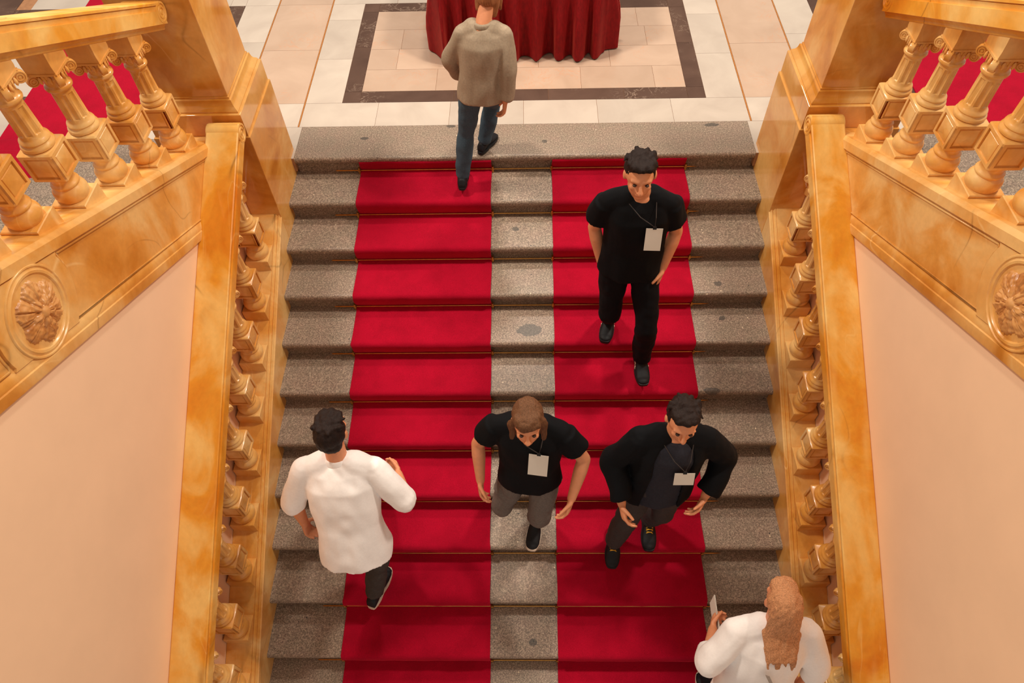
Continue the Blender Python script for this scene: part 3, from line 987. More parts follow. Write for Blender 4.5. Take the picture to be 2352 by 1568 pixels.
# ------------------------------------------------------------------ people
def V(*a):
    return Vector(a)
SKIN = skin_mat('skin', lin((224, 150, 108)))
class Solid:
    """closed solids fused into one continuous surface by a voxel remesh"""
    def __init__(s):
        s.mb = MB()
    def dense(s, rings):
        """small faces only (long ones make the voxel remesh slow): extra rings and stepped end caps"""
        out = [[Vector(p) for p in rings[0]]]
        for r in rings[1:]:
            a = out[-1]
            b = [Vector(p) for p in r]
            n = max(1, int(math.ceil(max((q - p).length for p, q in zip(a, b)) / 0.03)))
            for i in range(1, n + 1):
                out.append([p.lerp(q, i / n) for p, q in zip(a, b)])
        def cap(ring):
            c = sum(ring, Vector()) / len(ring)
            R = max((p - c).length for p in ring)
            n = max(2, int(math.ceil(R / 0.03)))
            return [[c.lerp(p, max(0.03, i / n)) for p in ring] for i in range(n)]
        s.mb.rings(cap(out[0]) + out + cap(out[-1])[::-1])
    def ball(s, c, r, M3=None, seg=14):
        c = Vector(c)
        rx, ry, rz = r if isinstance(r, (tuple, list)) else (r, r, r)
        rings = []
        for i in range(seg // 2 + 1):
            t = math.pi * i / (seg // 2)
            rad = max(1e-3, math.sin(t))
            ring = []
            for j in range(seg):
                p = Vector((rx * rad * math.cos(2 * math.pi * j / seg), ry * rad * math.sin(2 * math.pi * j / seg), -rz * math.cos(t)))
                if M3 is not None:
                    p = M3 @ p
                ring.append(c + p)
            rings.append(ring)
        s.mb.rings(rings)
    def cone(s, a, b, ra, rb, seg=14, ends=True):
        a, b = Vector(a), Vector(b)
        t = (b - a)
        if t.length < 1e-5:
            return
        t.normalize()
        q = t.cross(V(0, 0, 1) if abs(t.z) < 0.9 else V(1, 0, 0)).normalized()
        w_ = t.cross(q)
        s.dense([[c + (q * math.cos(2 * math.pi * k / seg) + w_ * math.sin(2 * math.pi * k / seg)) * r for k in range(seg)] for c, r in ((a, ra), (b, rb))])
        if ends:
            s.ball(a, ra, None, 12)
            s.ball(b, rb, None, 12)
    def loft(s, secs, seg=24, gap=None, thick=None):
        """secs: (centre, side vec, depth vec) ellipses"""
        if gap is None:
            s.dense([[c + a * math.cos(2 * math.pi * k / seg) + d * math.sin(2 * math.pi * k / seg) for k in range(seg)] for c, a, d in secs])
        else:
            rings = []
            for c, a, d in secs:
                ring = []
                for k in range(seg + 1):
                    t = -math.pi / 2 + gap + (2 * math.pi - 2 * gap) * k / seg
                    ring.append(c + a * math.cos(t) + d * math.sin(t))
                for k in range(seg, -1, -1):
                    t = -math.pi / 2 + gap + (2 * math.pi - 2 * gap) * k / seg
                    ring.append(c + a * (math.cos(t) * (1 - thick / a.length)) + d * (math.sin(t) * (1 - thick / d.length)))
                rings.append(ring)
            s.mb.rings(rings)
    def build(s, name, mat, parent, voxel, smooth=4, fold=0.0, ffreq=9.0, seed=0.0, stretch=(1, 1, 1), fact=0.5):
        me = mesh(name, s.mb.v, s.mb.f)
        tmp = bpy.data.objects.new(name + '_tmp', me)
        COL.objects.link(tmp)
        md = tmp.modifiers.new('r', 'REMESH')
        md.mode = 'VOXEL'
        md.voxel_size = voxel
        if smooth:
            m2 = tmp.modifiers.new('s', 'SMOOTH')
            m2.iterations = smooth
            m2.factor = fact
        dg = bpy.context.evaluated_depsgraph_get()
        me2 = bpy.data.meshes.new_from_object(tmp.evaluated_get(dg))
        bpy.data.objects.remove(tmp)
        bpy.data.meshes.remove(me)
        me2.name = name
        if fold:
            nor = [v.normal.copy() for v in me2.vertices]
            co = [v.co.copy() for v in me2.vertices]
            flat = []
            for p, nv in zip(co, nor):
                q = Vector((p.x * stretch[0], p.y * stretch[1], p.z * stretch[2])) * ffreq
                q.x += seed
                f = noise.noise(q + Vector((0, 0, 0.8 * noise.noise(q * 0.6))))
                f += 0.5 * noise.noise(q * 2.1)
                flat += (p + nv * (fold * f))[:]
            me2.vertices.foreach_set('co', flat)
            me2.update()
        me2.materials.clear()
        o = link(name, me2, mat, None, True)
        if parent is not None:
            o.parent = parent
            o.matrix_parent_inverse = Matrix.Translation(-Vector(parent.location))
        return o

def ik(a, b, l1, l2, pole):
    d = b - a
    L = d.length
    mx = (l1 + l2) * 0.995
    if L > mx:
        b = a + d * (mx / L)
        d = b - a
        L = mx
    x = (l1 * l1 - l2 * l2 + L * L) / (2 * L)
    hgt = math.sqrt(max(0.0, l1 * l1 - x * x))
    dn = d.normalized()
    p = pole - dn * pole.dot(dn)
    p.normalize()
    return a + dn * x + p * hgt, b

def hand(so, wrist, d, n, t, s, curl=0.5):
    """five separate fingers; d along the hand, n out of the palm, t towards the thumb side"""
    d = d.normalized()
    n = (n - d * n.dot(d)).normalized()
    t = (t - d * t.dot(d) - n * t.dot(n)).normalized()
    so.loft([(wrist - d * 0.01 * s, t * 0.026 * s, n * 0.019 * s), (wrist + d * 0.03 * s, t * 0.035 * s, n * 0.018 * s), (wrist + d * 0.07 * s, t * 0.042 * s, n * 0.016 * s), (wrist + d * 0.094 * s, t * 0.041 * s, n * 0.013 * s)], 16)
    for k, (o, L) in enumerate(((0.031, 0.074), (0.0105, 0.083), (-0.0105, 0.077), (-0.031, 0.060))):
        p = wrist + d * (0.088 - 0.004 * abs(k - 1)) * s + t * o * s
        ang = 0.25 * curl
        dd = d
        for m_, (fr, ra) in enumerate(((0.44, 0.0098), (0.31, 0.0090), (0.25, 0.0082))):
            ang += (0.45, 0.75, 0.55)[m_] * curl
            dd = (d * math.cos(ang) + n * math.sin(ang) + t * o * 1.2).normalized()
            q = p + dd * L * fr * s
            so.cone(p, q, ra * s, (ra - 0.0008) * s, 10)
            p = q
    p = wrist + d * 0.026 * s + t * 0.030 * s
    dd = (d * 0.62 + t * 0.62 + n * 0.42).normalized()
    q = p + dd * 0.042 * s
    so.cone(p - dd * 0.01 * s, q, 0.0145 * s, 0.0110 * s, 10)
    dd = (d * 0.85 + t * 0.25 + n * 0.45).normalized()
    so.cone(q, q + dd * 0.034 * s, 0.0108 * s, 0.0090 * s, 10)

def make_person(sp):
    s = sp.get('s', 1.0)
    dx = V(0.012, 0, 0)
    g = lambda k: Vector(sp[k]) + dx
    fac = Vector(sp['face']).normalized()           # body facing (horizontal)
    head, pel = g('head'), g('pel')
    shR, shL = g('shR'), g('shL')
    mid = (shR + shL) / 2
    lat = (shL - shR); lat.z *= 0.4; lat.normalize()
    dep = V(0, 0, 1).cross(lat).normalized()
    if dep.dot(fac) < 0:
        dep = -dep                                   # dep points to the front of the body
    spine = (mid - pel).normalized()
    front = (dep - spine * dep.dot(spine)).normalized()
    anR, anL = g('anR'), g('anL')
    hipR, hipL = pel - lat * 0.088 * s - V(0, 0, 0.03 * s), pel + lat * 0.088 * s - V(0, 0, 0.03 * s)
    lg = sp.get('leg', 1.0)
    TH, SH, UA, FA = 0.445 * s * lg, 0.425 * s * lg, 0.285 * s, 0.255 * s
    knR, anR2 = ik(hipR, anR, TH, SH, front - lat * 0.12 + V(0, 0, 0.15))
    knL, anL2 = ik(hipL, anL, TH, SH, front + lat * 0.12 + V(0, 0, 0.15))
    toR, toL = g('toR') + (anR2 - anR), g('toL') + (anL2 - anL)
    anR, anL = anR2, anL2
    elR, wrR = ik(shR, g('wrR'), UA, FA, Vector(sp.get('poleR', (-lat - front * 0.9)[:])))
    elL, wrL = ik(shL, g('wrL'), UA, FA, Vector(sp.get('poleL', (lat - front * 0.9)[:])))
    low = min(anR.z, anL.z) - 0.1 * s
    root = empty('person', (pel.x, pel.y, sp['ground']))
    tag(root, sp['label'], 'person')
    col = sp['mats']
    # ---- body: one continuous surface
    so = Solid()
    up = V(0, 0, 1)
    def sec(c, a, d_):
        return (c, lat * a * s, front * d_ * s)
    tor = lambda f: pel + (mid - pel) * f
    so.loft([sec(tor(-0.18), 0.09, 0.075), sec(tor(-0.1), 0.155, 0.105), sec(tor(0.06), 0.165, 0.112), sec(tor(0.3), 0.140, 0.098), sec(tor(0.55), 0.150, 0.105), sec(tor(0.8), 0.172, 0.108), sec(tor(0.95), 0.150, 0.085), sec(tor(1.08), 0.075, 0.062)])
    hf = Vector(sp['look']).normalized()             # face direction
    hs = hf.cross(up).normalized()                   # head's right
    hu = hs.cross(hf).normalized()
    HM = Matrix((hs, hf, hu)).transposed()           # columns: side, forward, up
    nb = mid + spine * 0.03 * s
    so.cone(nb, head - hu * 0.05 * s - hf * 0.015 * s, 0.058 * s, 0.052 * s)
    for sh, el, wr, sg in ((shR, elR, wrR, -1), (shL, elL, wrL, 1)):
        so.cone(mid + lat * sg * 0.07 * s + spine * 0.003, sh - spine * 0.035 * s - lat * sg * 0.008 * s, 0.056 * s, 0.046 * s)
        so.cone(sh - spine * 0.035 * s - lat * sg * 0.008 * s, el, 0.050 * s, 0.038 * s)
        m_ = el + (wr - el) * 0.3
        so.cone(el, m_, 0.038 * s, 0.040 * s)
        so.cone(m_, wr, 0.040 * s, 0.0255 * s)
    for hp, kn, an, to in ((hipR, knR, anR, toR), (hipL, knL, anL, toL)):
        so.cone(hp, kn, 0.083 * s, 0.054 * s)
        c_ = kn + (an - kn) * 0.3 - front * 0.012 * s
        so.cone(kn, c_, 0.052 * s, 0.056 * s)
        so.cone(c_, an, 0.056 * s, 0.036 * s)
        so.cone(an, an - V(0, 0, 0.035 * s), 0.033 * s, 0.028 * s)
        so.cone(an - V(0, 0, 0.035 * s), to - (to - an).normalized() * 0.06 * s, 0.028 * s, 0.018 * s)
    # head
    so.ball(head + hu * 0.022 * s - hf * 0.012 * s, (0.076 * s, 0.096 * s, 0.092 * s), HM, 20)
    so.ball(head - hu * 0.035 * s + hf * 0.018 * s, (0.060 * s, 0.072 * s, 0.078 * s), HM, 18)
    so.ball(head - hu * 0.088 * s + hf * 0.055 * s, (0.028 * s, 0.026 * s, 0.024 * s), HM, 12)        # chin
    so.cone(head + hu * 0.016 * s + hf * 0.083 * s, head - hu * 0.026 * s + hf * 0.106 * s, 0.0085 * s, 0.0125 * s, 10)   # nose
    for sg in (-1, 1):
        so.ball(head - hu * 0.028 * s + hf * 0.096 * s + hs * sg * 0.0125 * s, 0.0085 * s, None, 10)
        so.cone(head + hu * 0.031 * s + hf * 0.078 * s + hs * sg * 0.014 * s, head + hu * 0.030 * s + hf * 0.066 * s + hs * sg * 0.046 * s, 0.010 * s, 0.010 * s, 8)   # brow
        so.ball(head - hu * 0.018 * s + hf * 0.060 * s + hs * sg * 0.036 * s, (0.022 * s, 0.020 * s, 0.020 * s), HM, 10)   # cheek
        so.ball(head - hu * 0.004 * s - hf * 0.010 * s + hs * sg * 0.077 * s, (0.010 * s, 0.020 * s, 0.032 * s), HM, 12)   # ear
    so.ball(head - hu * 0.052 * s + hf * 0.086 * s, (0.024 * s, 0.009 * s, 0.0055 * s), HM, 10)      # lips
    so.ball(head - hu * 0.062 * s + hf * 0.083 * s, (0.020 * s, 0.009 * s, 0.0060 * s), HM, 10)
    for wr, el, sg, key in ((wrR, elR, -1, 'R'), (wrL, elL, 1, 'L')):
        d_ = (wr - el).normalized()
        d_ = (d_ + Vector(sp.get('hd' + key, (0, 0, 0)))).normalized()
        hand(so, wr, d_, -lat * sg + front * -0.15, front + lat * -0.1 * sg, s * 0.98, sp.get('curl' + key, 0.65))
    so.build('body', sp.get('skin', SKIN), root, 0.0058, 3, fact=0.45)
    # ---- eyes
    for sg in (-1, 1):
        e = MB()
        c = head + hu * 0.012 * s + hf * 0.0795 * s + hs * sg * 0.031 * s
        seg = 12
        rings = []
        for i in range(7):
            t = math.pi * i / 6
            rings.append([c + HM @ Vector((0.0110 * s * max(0.02, math.sin(t)) * math.cos(2 * math.pi * j / seg), -0.0105 * s * math.cos(t), 0.0058 * s * max(0.02, math.sin(t)) * math.sin(2 * math.pi * j / seg))) for j in range(seg)])
        e.rings(rings)
        o = e.build('eye', MAT['eye'], root, True)
        o.matrix_parent_inverse = Matrix.Translation(-Vector(root.location))
    # ---- trousers
    so = Solid()
    so.loft([sec(tor(-0.20), 0.10, 0.09), sec(tor(-0.1), 0.172, 0.122), sec(tor(0.08), 0.178, 0.125), sec(tor(0.22), 0.160, 0.115)])
    for hp, kn, an in ((hipR, knR, anR), (hipL, knL, anL)):
        e_ = an + (kn - an).normalized() * sp.get('cuff', 0.0) * s
        so.cone(hp, kn, 0.099 * s, 0.070 * s)
        c_ = kn + (e_ - kn) * 0.32 - front * 0.012 * s
        so.cone(kn, c_, 0.070 * s, 0.073 * s)
        so.cone(c_, e_, 0.073 * s, sp.get('cuff_r', 0.060) * s, 16, False)
    so.build('trousers', col['trousers'], root, 0.0085, 4, 0.009 * s, 11.0, 3.0 + len(sp['label']), (1, 1, 0.8))
    # ---- upper garment
    def top_garment(name, mat, ease, hem, sleeve, gap=None, fold=0.007, sl_r=1.0):
        so = Solid()
        secs = []
        for f_, a, d_ in ((hem, 0.172 + ease, 0.120 + ease), (hem * 0.5 + 0.02, 0.170 + ease, 0.118 + ease), (0.3, 0.152 + ease, 0.110 + ease), (0.55, 0.158 + ease, 0.114 + ease), (0.8, 0.178 + ease * 0.7, 0.116 + ease * 0.8), (0.96, 0.158 + ease * 0.4, 0.094 + ease * 0.5), (1.055, 0.095, 0.074)):
            secs.append(sec(tor(f_), a, d_))
        if gap is None:
            so.loft(secs, 28)
        else:
            q = [(c, a, -d_) for c, a, d_ in secs]
            so.loft(q, 30, gap, 0.022)
        for sh, el, wr, sg in ((shR, elR, wrR, -1), (shL, elL, wrL, 1)):
            so.cone(mid + lat * sg * 0.07 * s + spine * 0.002, sh - spine * 0.035 * s - lat * sg * 0.008 * s, (0.064 + ease * 0.4) * s, (0.056 + ease * 0.4) * s)
            st_ = sh - spine * 0.035 * s
            if sleeve <= 1.0:
                e_ = st_ + (el - st_) * sleeve
                so.cone(st_, e_, (0.060 + ease * 0.5) * s, (0.060 + ease * 0.6) * s * sl_r, 18, False)
            else:
                so.cone(st_, el, (0.060 + ease * 0.5) * s, (0.050 + ease * 0.6) * s)
                e_ = el + (wr - el) * min(1.0, (sleeve - 1.0))
                so.cone(el, e_, (0.050 + ease * 0.6) * s, (0.040 + ease * 0.5) * s * sl_r, 18, False)
        return so.build(name, mat, root, 0.0085, 4, fold * 1.7 * s, 8.0, 1.0 + len(sp['label']) * 0.7, (1, 1, 0.5))
    for gm in sp['tops']:
        top_garment(*gm)
    # collar ring
    if sp.get('collar'):
        so = Solid()
        c0 = nb + spine * 0.012 * s
        so.loft([(c0 - spine * 0.02 * s, lat * 0.082 * s, front * 0.072 * s), (c0 + spine * 0.018 * s, lat * 0.068 * s, front * 0.066 * s)], 20)
        so.build('collar', sp['collar'], root, 0.007, 3)
    # ---- shoes
    for an, to, kn, key in ((anR, toR, knR, 'R'), (anL, toL, knL, 'L')):
        make_shoe(root, an, to, kn, s, sp)
    # ---- hair
    so = Solid()
    h0 = head + hu * 0.030 * s - hf * 0.020 * s
    so.ball(h0 - hf * 0.006 * s, (0.083 * s, 0.096 * s, 0.094 * s), HM, 22)
    so.ball(h0 - hf * 0.040 * s - hu * 0.050 * s, (0.070 * s, 0.052 * s, 0.070 * s), HM, 18)
    kind = sp.get('hair', 'short')
    if kind == 'short':
        for sg in (-1, 0, 1):
            so.ball(head + hu * 0.094 * s + hf * (0.034 - 0.008 * abs(sg)) * s + hs * sg * 0.034 * s, (0.032 * s, 0.044 * s, 0.024 * s), HM, 12)
        for k in range(14):
            an_ = 2.4 * k
            rr_ = 0.02 + 0.055 * (k / 14) ** 0.5
            c_ = h0 + hu * (0.092 - 0.35 * rr_) * s + hs * math.cos(an_) * rr_ * s + hf * (math.sin(an_) * rr_ - 0.01) * s
            so.cone(c_, c_ + (hf * 0.03 + hs * math.cos(an_) * 0.02 - hu * 0.012) * s, 0.013 * s, 0.006 * s, 8)
    if kind in ('bob', 'long'):
        so.ball(head + hu * 0.070 * s + hf * 0.034 * s, (0.070 * s, 0.058 * s, 0.046 * s), HM, 16)
    if kind == 'bob':
        for sg in (-1, 1):
            a_ = head + hu * 0.085 * s + hf * 0.022 * s + hs * sg * 0.045 * s
            b_ = head + hu * 0.01 * s + hf * 0.012 * s + hs * sg * 0.084 * s
            c_ = head - hu * 0.13 * s + hf * 0.015 * s + hs * sg * 0.082 * s
            so.cone(a_, b_, 0.024 * s, 0.020 * s)
            so.cone(b_, c_, 0.020 * s, 0.012 * s)
            so.cone(h0 - hu * 0.06 * s + hs * sg * 0.05 * s, head - hu * 0.15 * s - hf * 0.03 * s + hs * sg * 0.045 * s, 0.042 * s, 0.022 * s)
    if kind == 'long':
        bk = -front
        p1 = h0 - hf * 0.05 * s - hu * 0.02 * s
        p2 = nb + bk * 0.075 * s + spine * 0.03 * s
        p3 = mid + bk * 0.135 * s - spine * sp.get('hair_len', 0.22) * 0.45 * s
        p4 = mid + bk * 0.160 * s - spine * sp.get('hair_len', 0.22) * s
        so.loft([(p1, lat * 0.082 * s, front * 0.05 * s), ((p1 + p2) / 2, lat * 0.080 * s, front * 0.045 * s), (p2, lat * 0.088 * s, front * 0.036 * s), (p3, lat * 0.082 * s, front * 0.024 * s), (p4, lat * 0.055 * s, front * 0.014 * s)], 22)
        for k in range(9):
            u = (k - 4) / 4
            so.cone(p2 + lat * u * 0.075 * s, p4 + lat * u * (0.070 + 0.02 * math.sin(k * 2.1)) * s - spine * (0.03 + 0.025 * math.sin(k * 1.7)) * s, 0.022 * s, 0.008 * s, 8)
    so.build('hair', col['hair'], root, 0.0065, 3, 0.006 * s, 38.0, 1.0, (1, 1, 0.25))
    # ---- joints and body axes handed over
    return dict(root=root, head=head, pel=pel, mid=mid, lat=lat, front=front, spine=spine, wrR=wrR, wrL=wrL, elL=elL, elR=elR, shR=shR, shL=shL, nb=nb, s=s)

def make_shoe(root, an, to, kn, s, sp):
    st = sp['shoes']
    ax = (to - an); 
    base_dir = ax.normalized()
    # foot axis: from heel to toe, sole normal from shin side
    hz = Vector((ax.x, ax.y, 0))
    hz.normalize()
    tilt = math.atan2(ax.z + 0.075 * s, Vector((ax.x, ax.y, 0)).length)      # 0 when flat
    f_ = (hz * math.cos(tilt) + V(0, 0, 1) * math.sin(tilt)).normalized()
    sd = f_.cross(V(0, 0, 1)).normalized()
    n_ = sd.cross(f_).normalized()
    L = 0.285 * s
    toe = to + f_ * 0.012 * s - n_ * 0.012 * s
    heel = toe - f_ * L
    def P(u, x, z):
        return heel + f_ * (u * L) + sd * x * s + n_ * z * s
    wd = lambda u: 0.036 + 0.014 * math.sin(min(1, u * 1.25) * math.pi * 0.5) * (1 if u < 0.75 else 1 - ((u - 0.75) / 0.25) ** 2 * 0.45) - 0.008 * math.exp(-((u - 0.42) / 0.12) ** 2)
    so = Solid()
    secs = []
    for u, hgt in ((0.02, 0.050), (0.08, 0.090), (0.2, 0.108), (0.34, 0.112), (0.44, 0.100), (0.56, 0.080), (0.70, 0.062), (0.85, 0.050), (0.96, 0.032)):
        wv = wd(u) * (0.80 if u < 0.03 or u > 0.95 else 0.97)
        z0, z1 = 0.012, hgt
        c = P(u, 0, (z0 + z1) / 2)
        secs.append((c, sd * wv * s, n_ * ((z1 - z0) / 2) * s))
    so.loft(secs, 24)
    so.ball(P(0.9, 0, 0.024), (0.038 * s, 0.030 * s, 0.018 * s), Matrix((sd, f_, n_)).transposed(), 14)
    sh = so.build('shoe', st['upper'], root, 0.0055, 3)
    # sole
    mb = MB()
    N = 36
    out = []
    for i in range(N):
        t = 2 * math.pi * i / N
        u = 0.5 - 0.5 * math.cos(t)
        wv = wd(u) * 1.06 * abs(math.sin(t)) ** 0.42
        out.append((u * 1.03 - 0.012, math.copysign(wv, math.sin(t)) if abs(math.sin(t)) > 1e-6 else 0.0))
    mb.rings([[P(u, x, z) for u, x in out] for z in (0.0, 0.022)])
    o = mb.build('sole', st['sole'], sh, False, 0, 0.7)
    o.matrix_parent_inverse = Matrix.Identity(4)
    inv = Matrix.Translation(Vector((0, 0, 0)))
    if st.get('laces'):
        mb = MB()
        for k in range(5):
            u = 0.40 + k * 0.055
            zt = 0.112 - (u - 0.38) * 0.175 + 0.002
            mb.tube([P(u, -0.022, zt - 0.008), P(u + 0.012, -0.008, zt), P(u + 0.020, 0.008, zt), P(u + 0.030, 0.022, zt - 0.010)], 0.0028 * s, 7)
            mb.tube([P(u, 0.022, zt - 0.008), P(u + 0.012, 0.008, zt + 0.002), P(u + 0.020, -0.008, zt + 0.002), P(u + 0.030, -0.022, zt - 0.010)], 0.0028 * s, 7)
        for sg in (-1, 1):   # bow loops
            pts = [P(0.40, 0, 0.114)]
            for j in range(1, 9):
                t = j / 8 * math.pi * 2
                pts.append(P(0.40 - 0.03 * (1 - math.cos(t)) * 0.5 + 0.05 * math.sin(t) * 0.5, sg * 0.020 * (1 - math.cos(t)), 0.114 + 0.004 * math.sin(t / 2)))
            mb.tube(pts, 0.0026 * s, 7)
            mb.tube([P(0.40, 0, 0.114), P(0.43, sg * 0.018, 0.106), P(0.48, sg * 0.034, 0.080)], 0.0026 * s, 7)
        o = mb.build('laces', st['laces'], sh, True)
        o.matrix_parent_inverse = Matrix.Identity(4)
    if st.get('stripes'):
        for sg in (-1, 1):
            for k in range(3):
                u = 0.40 + 0.075 * k
                mb = MB()
                ztop = 0.088 - (u - 0.36) * 0.12
                q = []
                wv = wd(u)
                for du, z_ in ((0.0, 0.020), (0.035, 0.020), (0.005, ztop), (-0.03, ztop)):
                    zz = (z_ - 0.012) / (ztop + 0.006 - 0.012)
                    xx = wv * math.sqrt(max(0.05, 1 - (2 * zz - 1) ** 2)) if zz > 0.5 else wv
                    q.append((u + du, sg * (xx + 0.002), z_))
                mid_ = [((q[0][0] + q[3][0]) / 2, sg * (wv + 0.0025), (q[0][2] + q[3][2]) / 2), ((q[1][0] + q[2][0]) / 2, sg * (wv + 0.0025), (q[1][2] + q[2][2]) / 2)]
                ring = [q[0], q[1], mid_[1], q[2], q[3], mid_[0]]
                v = [P(*p) for p in ring] + [P(p[0], p[1] - sg * 0.006, p[2]) for p in ring]
                mb.add(v, [(0, 1, 2, 5), (5, 2, 3, 4), (6, 11, 8, 7), (11, 10, 9, 8)] + [(i, (i + 1) % 6, 6 + (i + 1) % 6, 6 + i) for i in range(6)])
                o = mb.build('stripe', st['stripes'], sh)
                o.matrix_parent_inverse = Matrix.Identity(4)

MAT['eye'] = plain('dark_eye', lin((58, 40, 32)), 0.3)
BLACK = cloth('black_cotton', lin((6, 7, 11)), 0.2)
BLACK2 = cloth('black_trouser_twill', lin((9, 9, 14)), 0.2)
NAVY = cloth('black_fleece', lin((5, 6, 10)), 0.2)
DGREY = cloth('charcoal_cotton', lin((42, 42, 50)), 0.15)
GREYT = cloth('grey_trouser_cloth', lin((112, 104, 98)), 0.15)
DKTR = cloth('dark_grey_trouser_cloth', lin((62, 56, 54)), 0.15)
CHAR = cloth('charcoal_trouser_cloth', lin((66, 60, 56)), 0.15)
WHITE = cloth('white_cotton', lin((252, 246, 242)), 0.03)
BEIGE = cloth('grey_beige_jacket_cloth', lin((160, 142, 120)), 0.12)
JEANS = cloth('blue_denim', lin((66, 86, 100)), 0.2, 160.0)
RUB_B = plain('black_rubber', lin((26, 26, 28)), 0.6)
RUB_W = plain('white_rubber', lin((226, 206, 186)), 0.6)
SHOE_B = plain('black_shoe_canvas', lin((20, 20, 24)), 0.6, 60, 0.15)
LACE_Y = plain('yellow_lace', lin((226, 170, 50)), 0.7)
STRIPE = plain('cream_stripe', lin((226, 206, 186)), 0.6)
DKHAIR = hair_mat('dark_brown_hair', lin((40, 28, 24)))
BRHAIR = hair_mat('brown_hair', lin((112, 76, 52)))
LBHAIR = hair_mat('light_brown_hair', lin((164, 104, 66)))
BLHAIR = hair_mat('reddish_blond_hair', lin((206, 146, 102)))
PAPER = plain('white_card', lin((226, 220, 208)), 0.6, 8, 0.04)
STRAP = cloth('grey_strap_cloth', lin((168, 158, 150)), 0.1)
LANY = plain('lanyard_ribbon', lin((60, 54, 52)), 0.7)

def badge(pd, off_lat, off_sp, fd, w_, h_, label, ribbon=True):
    """printed card hanging on the chest from a ribbon round the neck"""
    s, lat, sp_, fr = pd['s'], pd['lat'], pd['spine'], pd['front']
    c = pd['mid'] + lat * off_lat + sp_ * off_sp + fr * fd
    root = empty('name_badge', c)
    tag(root, label, 'badge', 'badges of the visitors walking down')
    n_ = (fr + V(0, 0, 0.25)).normalized()
    a = lat
    u = n_.cross(a).normalized()
    if u.z < 0:
        u = -u
    mb = MB()
    v = [a * x * w_ / 2 + u * y * h_ / 2 + n_ * z for z in (-0.0012, 0.0012) for x, y in ((-1, -1), (1, -1), (1, 1), (-1, 1))]
    mb.add(v, [(3, 2, 1, 0), (4, 5, 6, 7), (0, 1, 5, 4), (1, 2, 6, 5), (2, 3, 7, 6), (3, 0, 4, 7)])
    mb.build('card', PAPER, root)
    mb = MB()
    v = [a * x * 0.010 + u * (h_ / 2 + y) + n_ * z for z in (-0.002, 0.002) for x, y in ((-1, -0.006), (1, -0.006), (1, 0.012), (-1, 0.012))]
    mb.add(v, [(3, 2, 1, 0), (4, 5, 6, 7), (0, 1, 5, 4), (1, 2, 6, 5), (2, 3, 7, 6), (3, 0, 4, 7)])
    mb.build('clip', RUB_B, root)
    if ribbon:
        mb = MB()
        for sg in (-1, 1):
            p0 = u * (h_ / 2 + 0.008)
            p2 = pd['nb'] + lat * sg * 0.082 * s + fr * 0.055 * s + sp_ * 0.004 * s - c
            p1 = (p0 + p2) / 2 + fr * 0.030 * s
            p3 = pd['nb'] + lat * sg * 0.07 * s - fr * 0.03 * s + sp_ * 0.02 * s - c
            mb.tube([p0, p1, p2, p3], 0.0026, 6)
        mb.build('lanyard', LANY, root)
    return root

# -- walking away across the landing
p1 = make_person(dict(label='person in loose grey-beige jacket and blue jeans stepping up onto the landing', ground=-0.155, s=0.84, face=(0.1, 1, 0), look=(0.05, 1, -0.12),
    head=(-0.205, -0.10, 1.285), pel=(-0.262, -0.21, 0.72), shL=(-0.365, -0.185, 1.10), shR=(-0.120, -0.20, 1.10), wrL=(-0.43, -0.04, 0.70), wrR=(-0.12, -0.28, 0.66),
    anR=(-0.298, 0.050, 0.085), toR=(-0.225, 0.19, 0.020), anL=(-0.46, -0.20, -0.05), toL=(-0.46, -0.06, -0.13),
    mats=dict(trousers=JEANS, hair=LBHAIR), tops=[('jacket', BEIGE, 0.026, -0.20, 1.92, None, 0.010, 1.15)], collar=BEIGE,
    shoes=dict(upper=SHOE_B, sole=RUB_B), hair='bob'))
# -- man in black T-shirt on the right runner
p2 = make_person(dict(label='person in black T-shirt and black trousers with striped black sneakers walking down', ground=-0.775, face=(0, -1, 0), look=(-0.05, -1, -0.10),
    head=(0.592, -1.375, 1.00), pel=(0.628, -1.31, 0.29), shR=(0.452, -1.30, 0.785), shL=(0.796, -1.315, 0.785), wrR=(0.455, -1.30, 0.265), wrL=(0.815, -1.36, 0.27),
    anR=(0.590, -1.105, -0.525), toR=(0.552, -1.265, -0.600), anL=(0.790, -1.43, -0.57), toL=(0.80, -1.58, -0.665),
    mats=dict(trousers=BLACK2, hair=DKHAIR), tops=[('t_shirt', BLACK, 0.020, -0.13, 0.62, None, 0.007, 1.08)],
    shoes=dict(upper=SHOE_B, sole=RUB_B, stripes=STRIPE), hair='short'))
badge(p2, 0.082, -0.16, 0.156, 0.090, 0.140, 'white card badge hanging on the black T-shirt above the striped sneakers')
# -- middle person on the granite strip
p3 = make_person(dict(label='person in black T-shirt and grey trousers walking down the granite strip', ground=-1.24, leg=0.95, cuff=0.035, face=(0, -1, 0), look=(0.0, -1, 0.0),
    head=(0.012, -2.44, 0.345), pel=(0.022, -2.385, -0.325), shR=(-0.155, -2.31, 0.14), shL=(0.205, -2.36, 0.13), wrR=(-0.265, -2.44, -0.34), wrL=(0.255, -2.56, -0.32),
    anR=(-0.09, -2.08, -0.975), toR=(-0.095, -2.20, -1.065), anL=(0.062, -2.345, -1.145), toL=(0.030, -2.530, -1.220),
    mats=dict(trousers=GREYT, hair=BRHAIR), tops=[('t_shirt', BLACK, 0.018, -0.12, 0.60, None, 0.007, 1.08)],
    shoes=dict(upper=SHOE_B, sole=RUB_W), hair='bob'))
badge(p3, 0.062, -0.15, 0.150, 0.105, 0.150, 'white card badge hanging on the black T-shirt above grey trousers')
